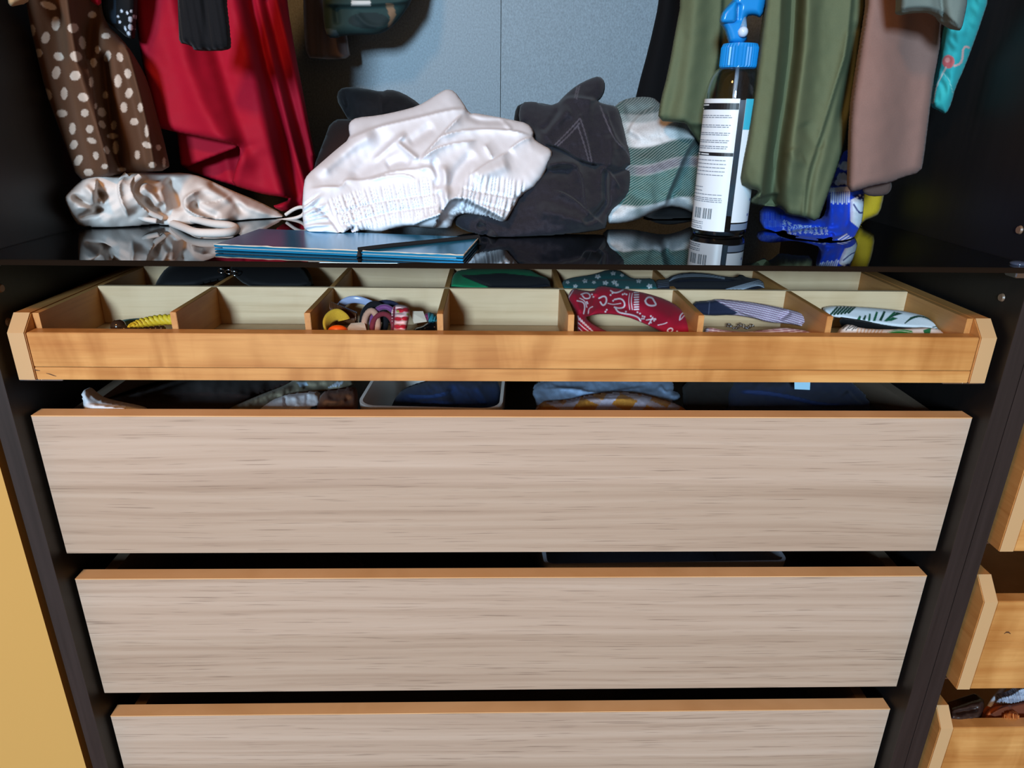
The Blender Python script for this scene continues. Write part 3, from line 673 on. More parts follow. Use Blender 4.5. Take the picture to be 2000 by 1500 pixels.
# --- black jeans in the heap
JN = cloth('washed_black_denim', None, rough=.85, sheen=.06, var=.25, weave=700, bstr=.3)
jo = z2([(1222,630),(1235,540),(1310,535),(1340,550),(1420,555),(1470,500),(1530,450),(1600,415),(1650,400),(1680,430),(1680,480),(1660,520),(1640,535),(1680,550),(1740,560),(1760,600),(1790,720),(1830,840),(1820,1000),(1780,1060),(1700,1120),(1690,1190),(1680,1212),(1500,1238),(1300,1258),(1150,1274),(1080,1266),(1000,1240),(900,1200),(878,1160),(890,1120),(1000,1050),(1150,960),(1250,850),(1260,720)])
jb = relief('denim_body', jo, [Zs(880,1160,.165),Zs(1080,1266,.125),Zs(1300,1258,.13),Zs(1680,1212,.155),Zs(1830,900,.24),Zs(1790,700,.28),Zs(1740,560,.32),Zs(1660,410,.36),Zs(1480,500,.34),Zs(1240,560,.35),Zs(1250,750,.27),Zs(1150,960,.22),Zs(1500,700,.26),Zs(1400,1000,.18),Zs(1650,1000,.20)],
    JN, .030, 34, .025,
    [('s', z2([(1350,760),(1450,790),(1560,865),(1690,880)]), -0.0261, 19.5, (1,)), ('r', z2([(1360,880),(1480,850),(1560,880)]), 0.0203, 9.1),
     ('s', z2([(1640,535),(1540,520),(1470,520),(1420,560)]), 0.0232, 32.5, (-1,)), ('s', z2([(1530,870),(1570,960),(1570,1060),(1600,1140)]), 0.0145, 14.3, (-1,)),
     ('s', z2([(1400,1000),(1500,1040),(1600,1130),(1680,1200)]), 0.0145, 16.9, (1,)), ('r', z2([(1690,880),(1680,960),(1690,1100)]), -0.0232, 5.9),
     ('r', z2([(1560,1180),(1640,1140),(1690,1060)]), -0.0203, 6.5), ('r', z2([(1300,1100),(1500,1150),(1640,1190)]), 0.0174, 14.3), ('r', z2([(1000,1180),(1080,1210),(1030,1250)]), -0.0145, 6.5),
     ('s', z2([(1010,1140),(1060,1200),(1120,1260)]), 0.0116, 10.4, (1,)), ('r', z2([(1700,700),(1720,800),(1700,900)]), 0.0145, 10.4), ('s', z2([(1680,560),(1700,640),(1740,740),(1800,800)]), 0.0116, 10.4, (1,)),
     ('r', z2([(1330,740),(1420,640),(1500,560)]), 0.0174, 13.0), ('r', z2([(1300,900),(1400,900),(1520,920)]), -0.0130, 10.4), ('r', z2([(1440,570),(1400,640),(1340,700)]), -0.0174, 6.5),
     ('r', z2([(1230,640),(1300,700),(1330,800)]), -0.0203, 10.4), ('r', z2([(1700,920),(1780,900),(1820,870)]), -0.0116, 5.2), ('s', z2([(1620,860),(1700,900),(1760,1000)]), 0.0116, 11.7, (1,)), ('s', z2([(1405,770),(1490,680),(1550,612)]), 0.0036, 19.5, (1, 'full')), ('s', z2([(1550,612),(1585,730),(1612,858)]), 0.0036, 19.5, (1, 'full'))],
    (.0030, 46, 21), 2.2, zmin=ZS+.001, paint=paint_fn((46, 45, 54),
     [('l', z2(q), 1.25, (98, 96, 108)) for q in ([(1415,765),(1490,690),(1548,625)], [(1430,770),(1500,705),(1545,650)], [(1550,625),(1585,730),(1610,850)], [(1535,660),(1570,760),(1595,850)],
      [(1655,560),(1690,650),(1730,740),(1800,800),(1825,860)], [(1530,520),(1545,455)], [(1520,515),(1533,460)])]))
jr = empty('jeans', (jb.location.x, jb.location.y, ZS), 'crumpled washed-black jeans with a stitched back pocket right of the white shorts', 'jeans')
lw = jb.location.copy(); jb.parent = jr; jb.location = lw-jr.location
JN2 = cloth('black_denim', (22, 22, 26), rough=.85, sheen=.05, var=.2, bstr=.3)
tag(relief('trousers', z2([(262,525),(275,470),(330,458),(420,468),(500,485),(540,470),(610,488),(700,545),(740,600),(700,680),(400,680),(330,640),(300,590)]), [Zs(270,520,.42),Zs(500,480,.43),Zs(700,560,.43),Zs(340,640,.41)], JN2, .03, 26, .03,
       [('s', z2([(500,485),(495,540),(500,620)]), .012, 22, (-1,)), ('r', z2([(300,470),(330,560),(330,640)]), -.01, 8), ('r', z2([(285,490),(310,570)]), .006, 5)], (.002, 40, 2), 4), 'dark denim leg end poking out behind the left of the white shorts', 'trousers')
tag(relief('dark_scarf', z2([(235,632),(330,625),(420,640),(430,740),(330,820),(200,880),(140,905),(150,850),(190,760)]), [Zs(235,632,.40),Zs(400,640,.40),Zs(150,880,.33),Zs(330,800,.33)], cloth('dark_brown_wool', (44, 26, 22)), .015, 20, .012, (), (.002, 60, 4), 5, zmin=ZS+.001), 'dark brown cloth between the red dress and the white shorts', 'cloth')
tag(relief('black_knit', z2([(1200,600),(1225,545),(1320,540),(1430,560),(1460,640),(1400,760),(1280,800),(1200,700)]), [Zs(1240,560,.41),Zs(1400,560,.41),Zs(1300,760,.38)], cloth('jet_black_knit', (10, 10, 12)), .02, 20, .02, [('r', z2([(1320,545),(1300,640),(1310,740)]), -.01, 8)], (.002, 40, 8), 5), 'jet black knit bundle behind the jeans and white shorts', 'knitwear')

# --- green plaid flannel shirt
def plaid(P):
    x, y = (P[:, 0]-1160)/.36, P[:, 1]/.36
    yy = y+.12*(x-300)+12*np.sin(x/60)
    c = np.tile(lin((232, 236, 240)), (len(P), 1))
    def band(a, b_, col, k=1.0, soft=10):
        nonlocal c
        al = (sstep(a-soft, a+soft, yy)*(1-sstep(b_-soft, b_+soft, yy))*k)[:, None]; c = c+(lin(col)-c)*al
    band(480, 610, (24, 78, 76), .85); band(610, 650, (130, 160, 164), .6); band(785, 885, (14, 72, 66), .95); band(885, 935, (84, 80, 98), .9); band(935, 1105, (20, 92, 84), .95); band(1105, 1150, (214, 222, 226), .9)
    xx = x-.18*(y-900)
    v = np.exp(-((xx-200)/26)**2)+np.exp(-((xx-500)/40)**2)
    c = c+(lin((40, 96, 94))-c)*(.5*np.clip(v, 0, 1))[:, None]
    return c
M['flannel'] = cloth('flannel', rough=.95, sheen=.03, var=.15, weave=500, bstr=.5, twill=(150, (214, 226, 228), .26))
tag(relief('flannel_shirt', z3([(60,1215),(50,1100),(100,900),(100,620),(120,562),(190,530),(290,523),(345,540),(400,620),(500,670),(560,740),(620,800),(650,900),(650,1130),(590,1165),(545,1160),(480,1128),(400,1118),(300,1160),(230,1195),(150,1212)]),
       [(1182,437,.195),(1215,436,.20),(1300,405,.25),(1360,418,.26),(1390,300,.30),(1345,245,.32),(1280,190,.38),(1205,195,.36),(1190,300,.28),(1280,300,.27)], M['flannel'], .03, 26, .03,
       [('s', z3([(545,745),(490,830),(450,930),(400,1040),(380,1110)]), .022, 40, (1, 'full')), ('r', z3([(200,760),(330,700),(500,690)]), .012, 18), ('r', z3([(160,620),(240,600),(330,590)]), -.014, 14), ('s', z3([(180,740),(230,640),(300,600),(345,590)]), .014, 24, (1,)),
        ('r', z3([(150,1100),(260,1130),(350,1100)]), .008, 14), ('r', z3([(420,1060),(500,1080),(580,1130)]), .008, 12), ('r', z3([(280,820),(300,950),(260,1080)]), .008, 20)], (.002, 50, 14), 2.6,
       paint=plaid, zmin=ZS+.001), 'white and green plaid flannel shirt bunched behind the spray bottle', 'shirt')
tag(relief('black_pouch', z3([(255,1225),(290,1150),(400,1090),(560,1120),(640,1160),(640,1225),(450,1228)]), [(1260,441,.27),(1380,441,.28),(1300,395,.33),(1380,410,.33)], cloth('black_nylon', (12, 13, 17), rough=.5, spec=.4), .02, 16, .02, sp=6, zmin=ZS+.001), 'black pouch under the plaid shirt beside the spray bottle', 'pouch')

# --- spray bottle
bc = PZ(1402, 457, ZS); BX, BY = float(bc[0]), float(bc[1])
def bz(v): return float(PY(1402+(460-v)*.113, v, BY)[2])
BR = .0302
bt = empty('spray_bottle', (BX, BY, ZS), 'clear spray bottle with bright blue trigger head and white label', 'bottle')
M['pet'] = plain('clear_plastic', (236, 244, 250), .03, Transmission_Weight=1.0, IOR=1.35)
M['bluep'] = plain('bright_blue_plastic', (22, 136, 214), .22)
M['label'] = plain('white_label', (226, 236, 244), .35)
M['ink'] = plain('black_ink', (18, 20, 26), .4)
M['ink_grey'] = plain('grey_ink', (120, 128, 142), .5)
zc0, zc1 = bz(131), bz(86); zsh = bz(196)
prof = [(.012, ZS+.0035), (BR*.80, ZS+.0012), (BR*.93, ZS+.0008), (BR, ZS+.005), (BR, zsh)]
for k in range(1, 9):
    a = k/8*math.pi/2; prof.append((.0165+(BR-.0165)*math.cos(a), zsh+(zc0-zsh-.001)*math.sin(a)))
prof.append((.0155, zc0+.004))
inner = [(max(r-.0011, .010), z+(.0016 if i < 4 else 0)) for i, (r, z) in enumerate(prof)]
mbx = MB().lathe(prof, BX, BY, 64); nO = len(mbx.f); mbx.lathe(inner, BX, BY, 64)
mbx.f = mbx.f[:nO]+[q[::-1] for q in mbx.f[nO:]]
mbx.build('bottle_body', M['pet'], bt, smooth=True, sharp=50, recalc=False)
MB().lathe([(.0183, zc0-.001), (.0192, zc0+.001), (.0192, zc1-.004), (.0175, zc1)], BX, BY, 72, rib=(zc0, zc1-.002, .0009)).build('ribbed_collar', M['bluep'], bt)
MB().tube([(BX, BY, ZS+.012), (BX+.001, BY, (ZS+zsh)/2), (BX, BY, zc0)], .0022, 10).build('dip_tube', plain('milky_tube', (210, 220, 230), .3), bt, smooth=True)
cang = math.atan2(CAM[1]-BY, CAM[0]-BX)
def patch(mb, p0, p1, zA, zB, r, n=None):         # p: degrees right of the direction to the viewer
    n = n or max(2, int(abs(p1-p0)/6)+1)
    a = [cang+R(p0+(p1-p0)*k/n) for k in range(n+1)]
    v = [(BX+r*math.cos(t_), BY+r*math.sin(t_), z) for z in (zA, zB) for t_ in a]
    return mb.add(v, [(k, k+1, n+2+k, n+1+k) for k in range(n)])
def shell(name, p0, p1, zA, zB, mat, r, parent):
    mb = MB(); patch(mb, p0, p1, zA, zB, r, 24); v = list(mb.v); n2 = len(v)
    inn = [(BX+(x-BX)*(r-.00025)/r, BY+(y-BY)*(r-.00025)/r, z) for x, y, z in v]
    f = list(mb.f)+[[i+n2 for i in q][::-1] for q in mb.f]
    return mk(name, v+inn, f, mat, parent, smooth=True, recalc=False)
zl0, zl1 = bz(452), bz(192)
lab = shell('back_label', -100, 12, zl0+.004, zl1-.001, M['label'], BR+.0004, bt)
def frac(f_): return zl1-.001+(zl0+.004-zl1+.001)*f_
for fa, fb in ((.078, .032), (.418, .392)): patch(MB(), -98, 11.5, frac(fa), frac(fb), BR+.0007).build('label_bar', M['ink'], lab, recalc=False)
mb = MB()
for k in range(26):                                # barcode
    p = -62+k*1.75
    if k in (4, 12, 13, 20): continue
    patch(mb, p, p+(.7 if k % 3 else 1.2), frac(.905), frac(.822), BR+.0007, 1)
tag(mb.build('barcode', M['ink'], lab, recalc=False), kind='stuff')
mb = MB(); rr_ = random.Random(3)
rows = [.118, .132, .188, .202, .245, .259, .30, .314, .345, .359, .448, .476, .504, .532, .56, .655, .683, .711, .738, .752, .766, .93, .944, .965, .98]
for f_ in rows:
    p = -86; end = rr_.uniform(-4, 4) if f_ < .6 else (-45 if f_ < .7 else (0 if f_ < .78 else -35))
    while p < end:
        w_ = rr_.uniform(4, 10); patch(mb, p, min(p+w_, end), frac(f_+.0055), frac(f_), BR+.0007, 2); p += w_+rr_.uniform(.8, 1.6)
tag(mb.build('small_print', M['ink_grey'], lab, recalc=False), kind='stuff')
mb = MB()
for a, b_, f_ in ((-80, -52, .040), (-80, -72, .066), (-84, -66, .402), (-62, -38, .402)): patch(mb, a, b_, frac(f_+.009), frac(f_), BR+.0009, 3)
tag(mb.build('heading_print', M['label'], lab, recalc=False), kind='stuff')
lab2 = shell('front_label', 24, 222, zl0+.014, zl1-.001, M['label'], BR+.0004, bt)
mb = MB(); patch(mb, 24, 112, frac(.22), frac(.0), BR+.0007, 16); mb.build('teal_band', plain('teal_print', (60, 176, 204), .35), lab2, recalc=False)
mb = MB(); patch(mb, 24, 112, zl0+.0125, zl0+.0055, BR+.0004, 16); mb.build('grey_band', plain('grey_print', (120, 136, 158), .4), lab2, recalc=False)
mb = MB()
for p, f_ in ((66, .86), (70, .74), (64, .60), (72, .50)): patch(mb, p, p+7, frac(f_+.02), frac(f_), BR+.0007, 3)
tag(mb.build('flower_print', plain('lilac_print', (122, 130, 176), .4), lab2, recalc=False), kind='stuff')
def zb_(p): return tr(p, 1340, 0, .16)
relief('trigger_shroud', zb_([(600,-260),(590,-20),(540,30),(450,130),(412,225),(420,290),(470,350),(500,440),(530,545),(745,545),(742,300),(735,200),(830,185),(930,225),(980,0),(1010,-120),(1000,-260)]), [(1440,0,BY),(1450,60,BY),(1480,0,BY)], M['bluep'], .011, 16, .011, [('r', zb_([(640,20),(625,250),(640,290)]), -.004, 6)], None, 2.5, parent=bt)
relief('finger_trigger', zb_([(560,20),(450,130),(412,225),(420,285),(480,300),(600,290),(630,240),(640,20),(600,0)]), [(1425,0,BY-.006),(1430,40,BY-.006),(1440,20,BY-.006)], M['bluep'], .010, 10, .004, parent=bt, sp=2.5)
p0 = PY(1340+.16*700, .16*210, BY-.004); p1 = PY(1340+.16*695, .16*390, BY-.012); p2 = PY(1340+.16*680, .16*520, BY-.012)
MB().tube([p0, p1], [.003, .0042], 12).build('piston', plain('pale_clear', (150, 200, 235), .1, Transmission_Weight=.5), bt, smooth=True)
MB().ball(p1, .0052, 8).build('valve_ball', plain('milky_white', (200, 222, 244), .25), bt, smooth=True)

# ================================================================ hanging clothes, right
OL = cloth('olive_crepe', (96, 106, 80), rough=.8, sheen=0, var=.06, bstr=.15)
tag(relief('olive_trousers', z3([(470,-900),(475,0),(440,180),(400,400),(360,550),(345,655),(450,664),(500,668),(520,705),(545,735),(575,785),(640,790),(760,780),(790,400),(800,0),(800,-900)]), [(1310,100,.24),(1285,235,.235),(1380,240,.255),(1420,0,.27),(1330,-200,.25)], OL, .016, 18, .014,
       [('s', z3([(430,664),(520,665),(590,668),(700,668)]), .010, 60, (-1, 'full')), ('r', z3([(600,-800),(560,100),(520,400),(480,660)]), .012, 22, 'full'), ('r', z3([(500,-800),(490,100),(450,400),(400,650)]), -.006, 14, 'full'), ('s', z3([(700,-800),(690,150),(640,500),(600,660)]), .012, 30, (1, 'full'))], (.001, 80, 6), 3.6),
    'olive green trouser leg hanging behind the spray bottle', 'trousers')
orp = [(940,-900),(935,0),(912,150),(895,300),(870,500),(842,720),(815,860),(785,1000),(840,1022),(898,1035),(880,1060),(850,1082),(850,1108),(940,1118),(1010,1122),(1035,1145),(1045,1165),(1140,1180),(1215,1206),(1250,1110),(1290,1000),(1330,880),(1362,790),(1380,700),(1412,450),(1450,200),(1482,0),(1490,-900)]
tag(relief('olive_dress', z3(orp), [(1500,0,.15),(1445,360,.130),(1480,372,.125),(1470,400,.15),(1530,405,.155),(1600,434,.12),(1660,250,.15),(1690,0,.17),(1560,200,.14),(1580,-300,.16)], OL, .014, 14, .012,
       [('s', z3([(1030,-800),(1010,150),(985,400),(950,700),(905,1040)]), .014, 46, (1, 'full')), ('r', z3([(1095,-800),(1090,100),(1045,500),(985,850),(960,1110)]), -.034, 15, 'full'),
        ('r', z3([(1180,-800),(1160,200),(1100,600),(1060,1000),(1050,1160)]), .018, 20, 'full'), ('s', z3([(1420,-800),(1389,200),(1300,480),(1250,650),(1200,800),(1150,950),(1130,1175)]), .012, 40, (1, 'full')),
        ('r', z3([(1400,200),(1330,500),(1260,800),(1200,1000),(1170,1180)]), .008, 12, 'full'), ('r', z3([(1420,100),(1390,400),(1330,700)]), -.012, 9),
        ('r', z3([(1130,660),(1190,760),(1230,820)]), -.004, 14), ('r', z3([(1060,800),(1100,880),(1150,860)]), .004, 12), ('s', z3([(850,1080),(940,1050),(1010,1040)]), .010, 30, (-1,))], (.001, 70, 9), 2.8),
    'long olive green dress with a frayed hem hanging right of the bottle', 'dress')
tag(relief('mauve_skirt', z4([(385,-900),(375,0),(352,150),(312,400),(282,600),(272,900),(268,1047),(330,1032),(400,1010),(500,992),(560,962),(665,936),(680,860),(700,700),(730,450),(760,300),(785,150),(800,0),(810,-900)]),
       [(1695,0,.125),(1660,375,.095),(1740,350,.105),(1800,330,.115),(1840,60,.135),(1750,150,.105),(1750,-250,.12)], cloth('mauve_brown_crepe', (136, 108, 100), rough=.85, var=.06), .012, 18, .012,
       [('r', z4([(480,-800),(450,200),(420,600),(400,1010)]), .008, 40, 'full'), ('r', z4([(640,-800),(620,200),(600,600),(560,960)]), -.006, 30, 'full')], (.0008, 90, 12), 3.6), 'mauve-brown skirt with frayed hem hanging on the right', 'skirt')
tag(relief('skirt_lining', z4([(350,1000),(345,1045),(390,1067),(470,1062),(500,1040),(508,1000),(480,950),(400,950)]), [(1690,370,.125),(1740,370,.125),(1710,380,.125)], cloth('dark_mauve', (92, 72, 66)), .005, 8, .005, sp=4), 'dark brown frayed lining corner below the mauve skirt', 'lining')
tag(relief('grey_tshirt', z4([(555,-600),(548,0),(540,87),(600,73),(700,68),(762,84),(785,122),(830,150),(868,170),(886,152),(900,90),(918,0),(930,-600)]), [(1760,0,.055),(1760,30,.06),(1880,0,.064),(1875,60,.062)], cloth('grey_green_jersey', (112, 128, 124), var=.05), .016, 16, .014,
       [('s', z4([(545,60),(650,44),(760,58),(860,140)]), -.0025, 12, (1, 'full')), ('r', z4([(770,-400),(760,0),(780,110)]), -.010, 12, 'full'), ('s', z4([(755,-50),(760,40),(780,110)]), .008, 20, (1,))], None, 3.4), 'grey-green T-shirt sleeve hanging over the mauve skirt', 't-shirt')
fl = [('e', *z4([(812,335)])[0], 12, 13, 0, (206, 104, 108)), ('e', *z4([(806,325)])[0], 5, 5, 0, (232, 160, 158)), ('l', z4([(845,358),(880,345),(890,310),(890,270),(905,250),(922,258)]), 2.0, (226, 180, 176)), ('l', z4([(800,365),(770,420),(742,480),(728,560)]), 1.2, (214, 206, 200)),
      ('e', *z4([(860,-40)])[0], 9, 9, 0, (206, 104, 108)), ('l', z4([(785,395),(820,440),(835,500)]), .7, (140, 214, 210))]
tag(relief('turquoise_shirt', z4([(900,-600),(860,0),(800,130),(780,260),(755,400),(735,480),(722,580),(770,604),(802,622),(830,560),(850,480),(900,370),(970,180),(1000,90),(1030,0),(1050,-600)]), [(1880,0,.10),(1820,205,.135),(1850,215,.135),(1925,0,.10),(1850,120,.13)], M['print_smooth'], .012, 16, .01,
       [('r', z4([(900,100),(840,350),(800,600)]), .006, 14)], (.0015, 50, 4), 2.2, paint=paint_fn((52, 178, 182), fl)), 'turquoise shirt printed with a pink flamingo by the right wardrobe side', 'shirt')

tag(relief('shade_stand_in', [(1300,-330),(1296,-100),(1288,0),(1268,90),(1246,170),(1232,235),(1300,245),(1420,245),(1430,0),(1430,-330)], [(1290,0,.47),(1240,200,.50),(1400,200,.48),(1400,-200,.46)], cloth('matt_black_shade', (10, 10, 13), sheen=0), .02, 24, .02,  # added dark body standing in for the shade beside the olive leg
       [('r', [(1350,-300),(1330,0),(1290,240)], -.01, 16, 'full')], None, 5), 'added black shape standing in for shade on the back board behind the olive trousers', 'shade stand-in')

# --- blue patterned scarf on the shelf and yellow bag behind
W = (214, 226, 240); NV = (14, 34, 116)
sc_ = []
for k in range(9): sc_.append(('l', z4([(178+k*12, 1040-k*1), (176+k*12, 1098+(k % 2)*8)]), 1.2, W))
sc_ += [('p', z4([(170,1020),(270,1010),(272,1036),(168,1042)]), W), ('p', z4([(280,1085),(355,1050),(350,1200),(330,1240),(280,1200)]), W), ('l', z4([(300,1110),(330,1160),(350,1150)]), 1.6, NV), ('p', z4([(290,1060),(362,1050),(358,1095),(320,1080)]), NV)]
sc_ += [('e', *z4([(q)])[0], 2.0, 2.0, 0, W) for q in ((318,1072),(340,1085),(332,1060),(352,1068))]
sc_ += [('p', z4([(200,960),(265,930),(268,1005),(172,1012)]), NV), ('e', *z4([(235,968)])[0], 10, 12, 0, W), ('e', *z4([(212,990)])[0], 6, 6, 0, W), ('e', *z4([(262,980)])[0], 6, 9, 0, W), ('e', *z4([(250,900)])[0], 8, 9, 0, W), ('l', z4([(228,940),(248,930),(262,950)]), 1.0, NV), ('e', *z4([(230,905)])[0], 4, 5, 0, W)]
sc_ += [('l', z4([(x, y), (x+46, y-30)]), 1.1, W) for x, y in ((225,1310),(238,1318),(250,1322),(215,1300))]
tx = lambda P: (np.sin(P[:, 0]*1.9+np.sin(P[:, 1]*2.1)*2)*np.sin(P[:, 1]*1.7+np.sin(P[:, 0]*1.3)*2) > .05)*.75*inside(P, z3([(1030,1190),(1080,1215),(1270,1235),(1270,1275),(1150,1270),(1010,1275)]))
tx2 = lambda P: (np.sin(P[:, 0]*1.5)*np.sin(P[:, 1]*1.9) > .3)*.4*inside(P, z3([(900,1125),(1030,1125),(1030,1230),(905,1235)]))
scf = z3([(1310,960),(1295,1010),(1275,1060),(1268,1160),(1230,1195),(1100,1180),(1040,1150),(1000,1120),(905,1120),(903,1232),(985,1265),(990,1295),(1010,1322),(1090,1332),(1190,1328),(1230,1345),(1262,1352),(1310,1338),(1370,1325),(1410,1295),(1440,1235),(1458,1195),(1468,1060),(1470,820),(1375,800),(1340,880)])
tag(relief('patterned_scarf', scf, [(1487,443,.19),(1520,473,.15),(1560,479,.125),(1612,485,.112),(1668,470,.13),(1690,430,.17),(1640,300,.215),(1688,300,.215),(1626,380,.19),(1560,430,.19),(1490,405,.24)], M['print_smooth'], .014, 12, .012,
       [('s', z3([(985,1270),(1100,1245),(1200,1230),(1280,1235)]), -.010, 16, (-1,)), ('s', z3([(1010,1285),(1100,1290),(1200,1300),(1260,1320),(1330,1290),(1410,1260)]), .010, 16, (1,)), ('r', z3([(1240,1345),(1275,1300),(1300,1260)]), -.010, 6), ('r', z3([(1280,1060),(1290,1180),(1300,1240)]), .010, 10), ('r', z3([(1380,1060),(1385,1180),(1350,1260)]), -.008, 7), ('r', z3([(1030,1160),(1035,1240),(1000,1290)]), -.008, 8)], (.0015, 36, 7), 1.9,
       paint=paint_fn((16, 62, 196), sc_+[('f', tx, (170, 196, 226)), ('f', tx2, (110, 150, 220))]), zmin=ZS+.001), 'bright blue and white patterned scarf crumpled on the shelf under the olive dress', 'scarf')
tag(relief('yellow_bag', z4([(290,960),(330,1240),(352,1200),(400,1182),(440,1162),(466,1055),(470,960)]), [(1690,420,.235),(1725,380,.235),(1690,340,.235)], cloth('yellow_canvas', (196, 164, 34), rough=.7), .014, 10, .02, sp=5, zmin=ZS+.001), 'mustard yellow bag corner behind the blue scarf', 'bag')

# ================================================================ things in the tray compartments
def t1(p): return tr(p, 0, 480, .35)
def t2(p): return tr(p, 560, 500, .30)
def t3(p): return tr(p, 1060, 500, .25)
def t4(p): return tr(p, 1460, 480, .27)
def za(p): return tr(p, 600, 560, .15)
ZT = .2622
def band(name, label, parts, cat='headband'):
    obs = [relief(n, o, d, M['print_smooth'], th, ed, bk, st, w_, sp, pt, clip=(-.453, .453, .0082, .46, ZT, .36)) for n, o, d, th, ed, bk, st, w_, sp, pt in parts]
    lw = [o.location.copy() for o in obs]; r_ = empty(name, (lw[0].x, lw[0].y, ZT), label, cat, 'headbands in the tray' if cat == 'headband' else None)
    for o, l in zip(obs, lw): o.parent = r_; o.location = l-r_.location
    return r_
# red bandana headband
RW = (236, 216, 222)
bl = lambda pts, w_=.9: ('l', t3(pts), w_, RW)
ban = [bl([(440,330),(480,310),(500,330),(495,370),(470,390),(450,360)], 1.5), bl([(530,270),(560,290),(600,280),(630,262)], 1.3), bl([(560,340),(610,330),(640,360),(640,400),(600,410),(560,400)], 1.4), bl([(510,370),(550,380),(610,370)], .8),
       bl([(570,410),(590,440),(640,450),(700,460),(750,480),(765,510)], 1.4), bl([(800,350),(820,320),(855,325),(870,350),(890,385),(840,390),(810,375),(800,350)], 1.6), bl([(1070,500),(1075,460),(1110,435),(1130,440)], 1.2), bl([(1080,495),(1115,455)], .8),
       bl([(985,600),(970,580),(1000,560),(1020,575),(1000,600)], 1.2), bl([(270,350),(320,360),(330,400),(320,450)], 1.2), bl([(290,330),(330,350),(345,400)], .9), bl([(300,300),(340,285),(370,300),(370,330),(330,335),(310,310)], 1.2), bl([(390,395),(360,410),(355,450)], .9),
       bl([(700,290),(690,350),(700,420)], .8), bl([(680,290),(670,350),(680,420)], .6), bl([(810,500),(880,490)], 1.1), bl([(830,530),(860,480)], 1.1), bl([(900,540),(950,530),(970,520)], .8), bl([(200,330),(225,290),(240,265)], .8)]
ban += [('l', t3([(715+3*k % 5, 285+k*19), (748, 283+k*19)]), 1.3, RW) for k in range(8)]
ban += [('e', *t3([q])[0], 1.7, 1.7, 0, RW) for q in ((550,350),(545,290),(530,305),(500,420),(490,435),(640,295),(655,300),(625,300),(650,435),(740,440),(760,450),(345,360),(350,370),(385,300),(395,320),(780,470),(795,475),(790,490),(775,490),(845,520),(870,505),(880,495),(1050,590),(1060,605),(845,470))]
ban += [('l', t3([(275+k*16, 470+k*16), (285+k*16, 500+k*14)]), 1.1, RW) for k in range(9)]+[bl([(275,520),(330,570),(390,610)], .8), bl([(280,560),(310,590),(340,615)], .7)]
band('bandana_headband', 'red bandana headband with white paisley print in the tray', [('band', t3([(195,330),(215,280),(245,258),(300,270),(400,282),(425,245),(480,236),(560,250),(740,275),(900,318),(1020,368),(1100,430),(1150,500),(1180,610),(1185,680),(1000,680),(960,612),(900,580),(800,530),(650,470),(480,450),(345,470),(345,492),(400,540),(540,612),(600,680),(285,690),(275,610),(268,480),(240,400)]),
      [(1120,575,.085),(1175,562,.105),(1300,590,.095),(1345,630,.055),(1355,660,.045),(1310,655,.040),(1220,617,.072),(1145,620,.05),(1135,655,.025),(1190,655,.02)], .012, 14, .012, [('r', t3([(410,290),(400,380),(340,470)]), -.007, 6), ('r', t3([(250,270),(260,360),(300,450)]), .005, 8), ('r', t3([(560,400),(700,420),(900,540)]), -.004, 8), ('r', t3([(640,330),(820,380),(1050,520)]), .006, 14)], None, 1.25, paint_fn((166, 18, 44), ban))])
# lavender striped headband
def stripes(c0, c1, lam, fn, duty=.35, rot=0):
    def f(P):
        q = fn(P); w_ = sstep(duty-.18, duty+.18, .5+.5*np.cos(2*math.pi*q/lam)); return lin(c0)+(lin(c1)-lin(c0))*(w_[:, None])
    return f
ls = stripes((150, 122, 146), (226, 216, 232), 4.3, lambda P: P[:, 1]-.17*(P[:, 0]-1400)-.0006*(P[:, 0]-1440)**2, .72)
ls2 = stripes((170, 120, 130), (240, 222, 226), 4.3, lambda P: P[:, 1]-8*np.sin((P[:, 0]-1390)/60), .6)
band('striped_headband', 'lavender and white striped headband with navy lining in the tray', [
   ('rear_band', [(1352,590),(1388,588),(1402,584),(1440,587),(1480,592),(1535,603),(1575,613),(1598,630),(1606,655),(1606,675),(1588,675),(1585,644),(1560,636),(1535,632),(1500,630),(1470,621),(1430,615),(1385,617),(1360,612)], [(1355,600,.09),(1400,600,.10),(1500,610,.095),(1580,630,.06),(1595,670,.045)], .008, 8, .008, [('s', [(1402,586),(1440,606),(1500,628)], .006, 14, (-1,)), ('r', [(1545,608),(1520,625)], -.005, 5), ('r', [(1560,632),(1590,640)], -.004, 4)], None, 1.5,
      paint_fn(ls, [('p', [(1350,588),(1388,588),(1397,586),(1412,594),(1442,611),(1430,616),(1385,618),(1360,613)], (34, 40, 62)), ('l', [(1386,589),(1384,614)], .7, (90, 96, 120))])),
   ('front_band', [(1375,645),(1385,639),(1420,646),(1460,649),(1500,644),(1530,640),(1560,643),(1590,650),(1602,668),(1602,690),(1375,690)], [(1380,645,.03),(1500,645,.035),(1600,660,.04),(1480,690,.025)], .006, 8, .006, (), None, 1.6, paint_fn(ls2, []))])
# small silver pendant in the same compartment
sp_ = PZ(1448, 638, ZT+.004); mb = MB()
pend = empty('pendant', tuple(sp_), 'small tangled silver chain lying inside the striped headband', 'jewellery')
for k in range(14):
    a = k*.9; c = sp_+np.array([(k-7)*.0022, .003*math.sin(a*1.3), .0016*math.cos(a)])
    MB().tube([c+np.array([.002*math.cos(q), .0016*math.sin(q), .0012*math.sin(q+a)]) for q in np.linspace(0, 2*math.pi, 9)[:-1]], .0005, 5, closed=True).build('chain_link', M['steel'], pend, smooth=True)
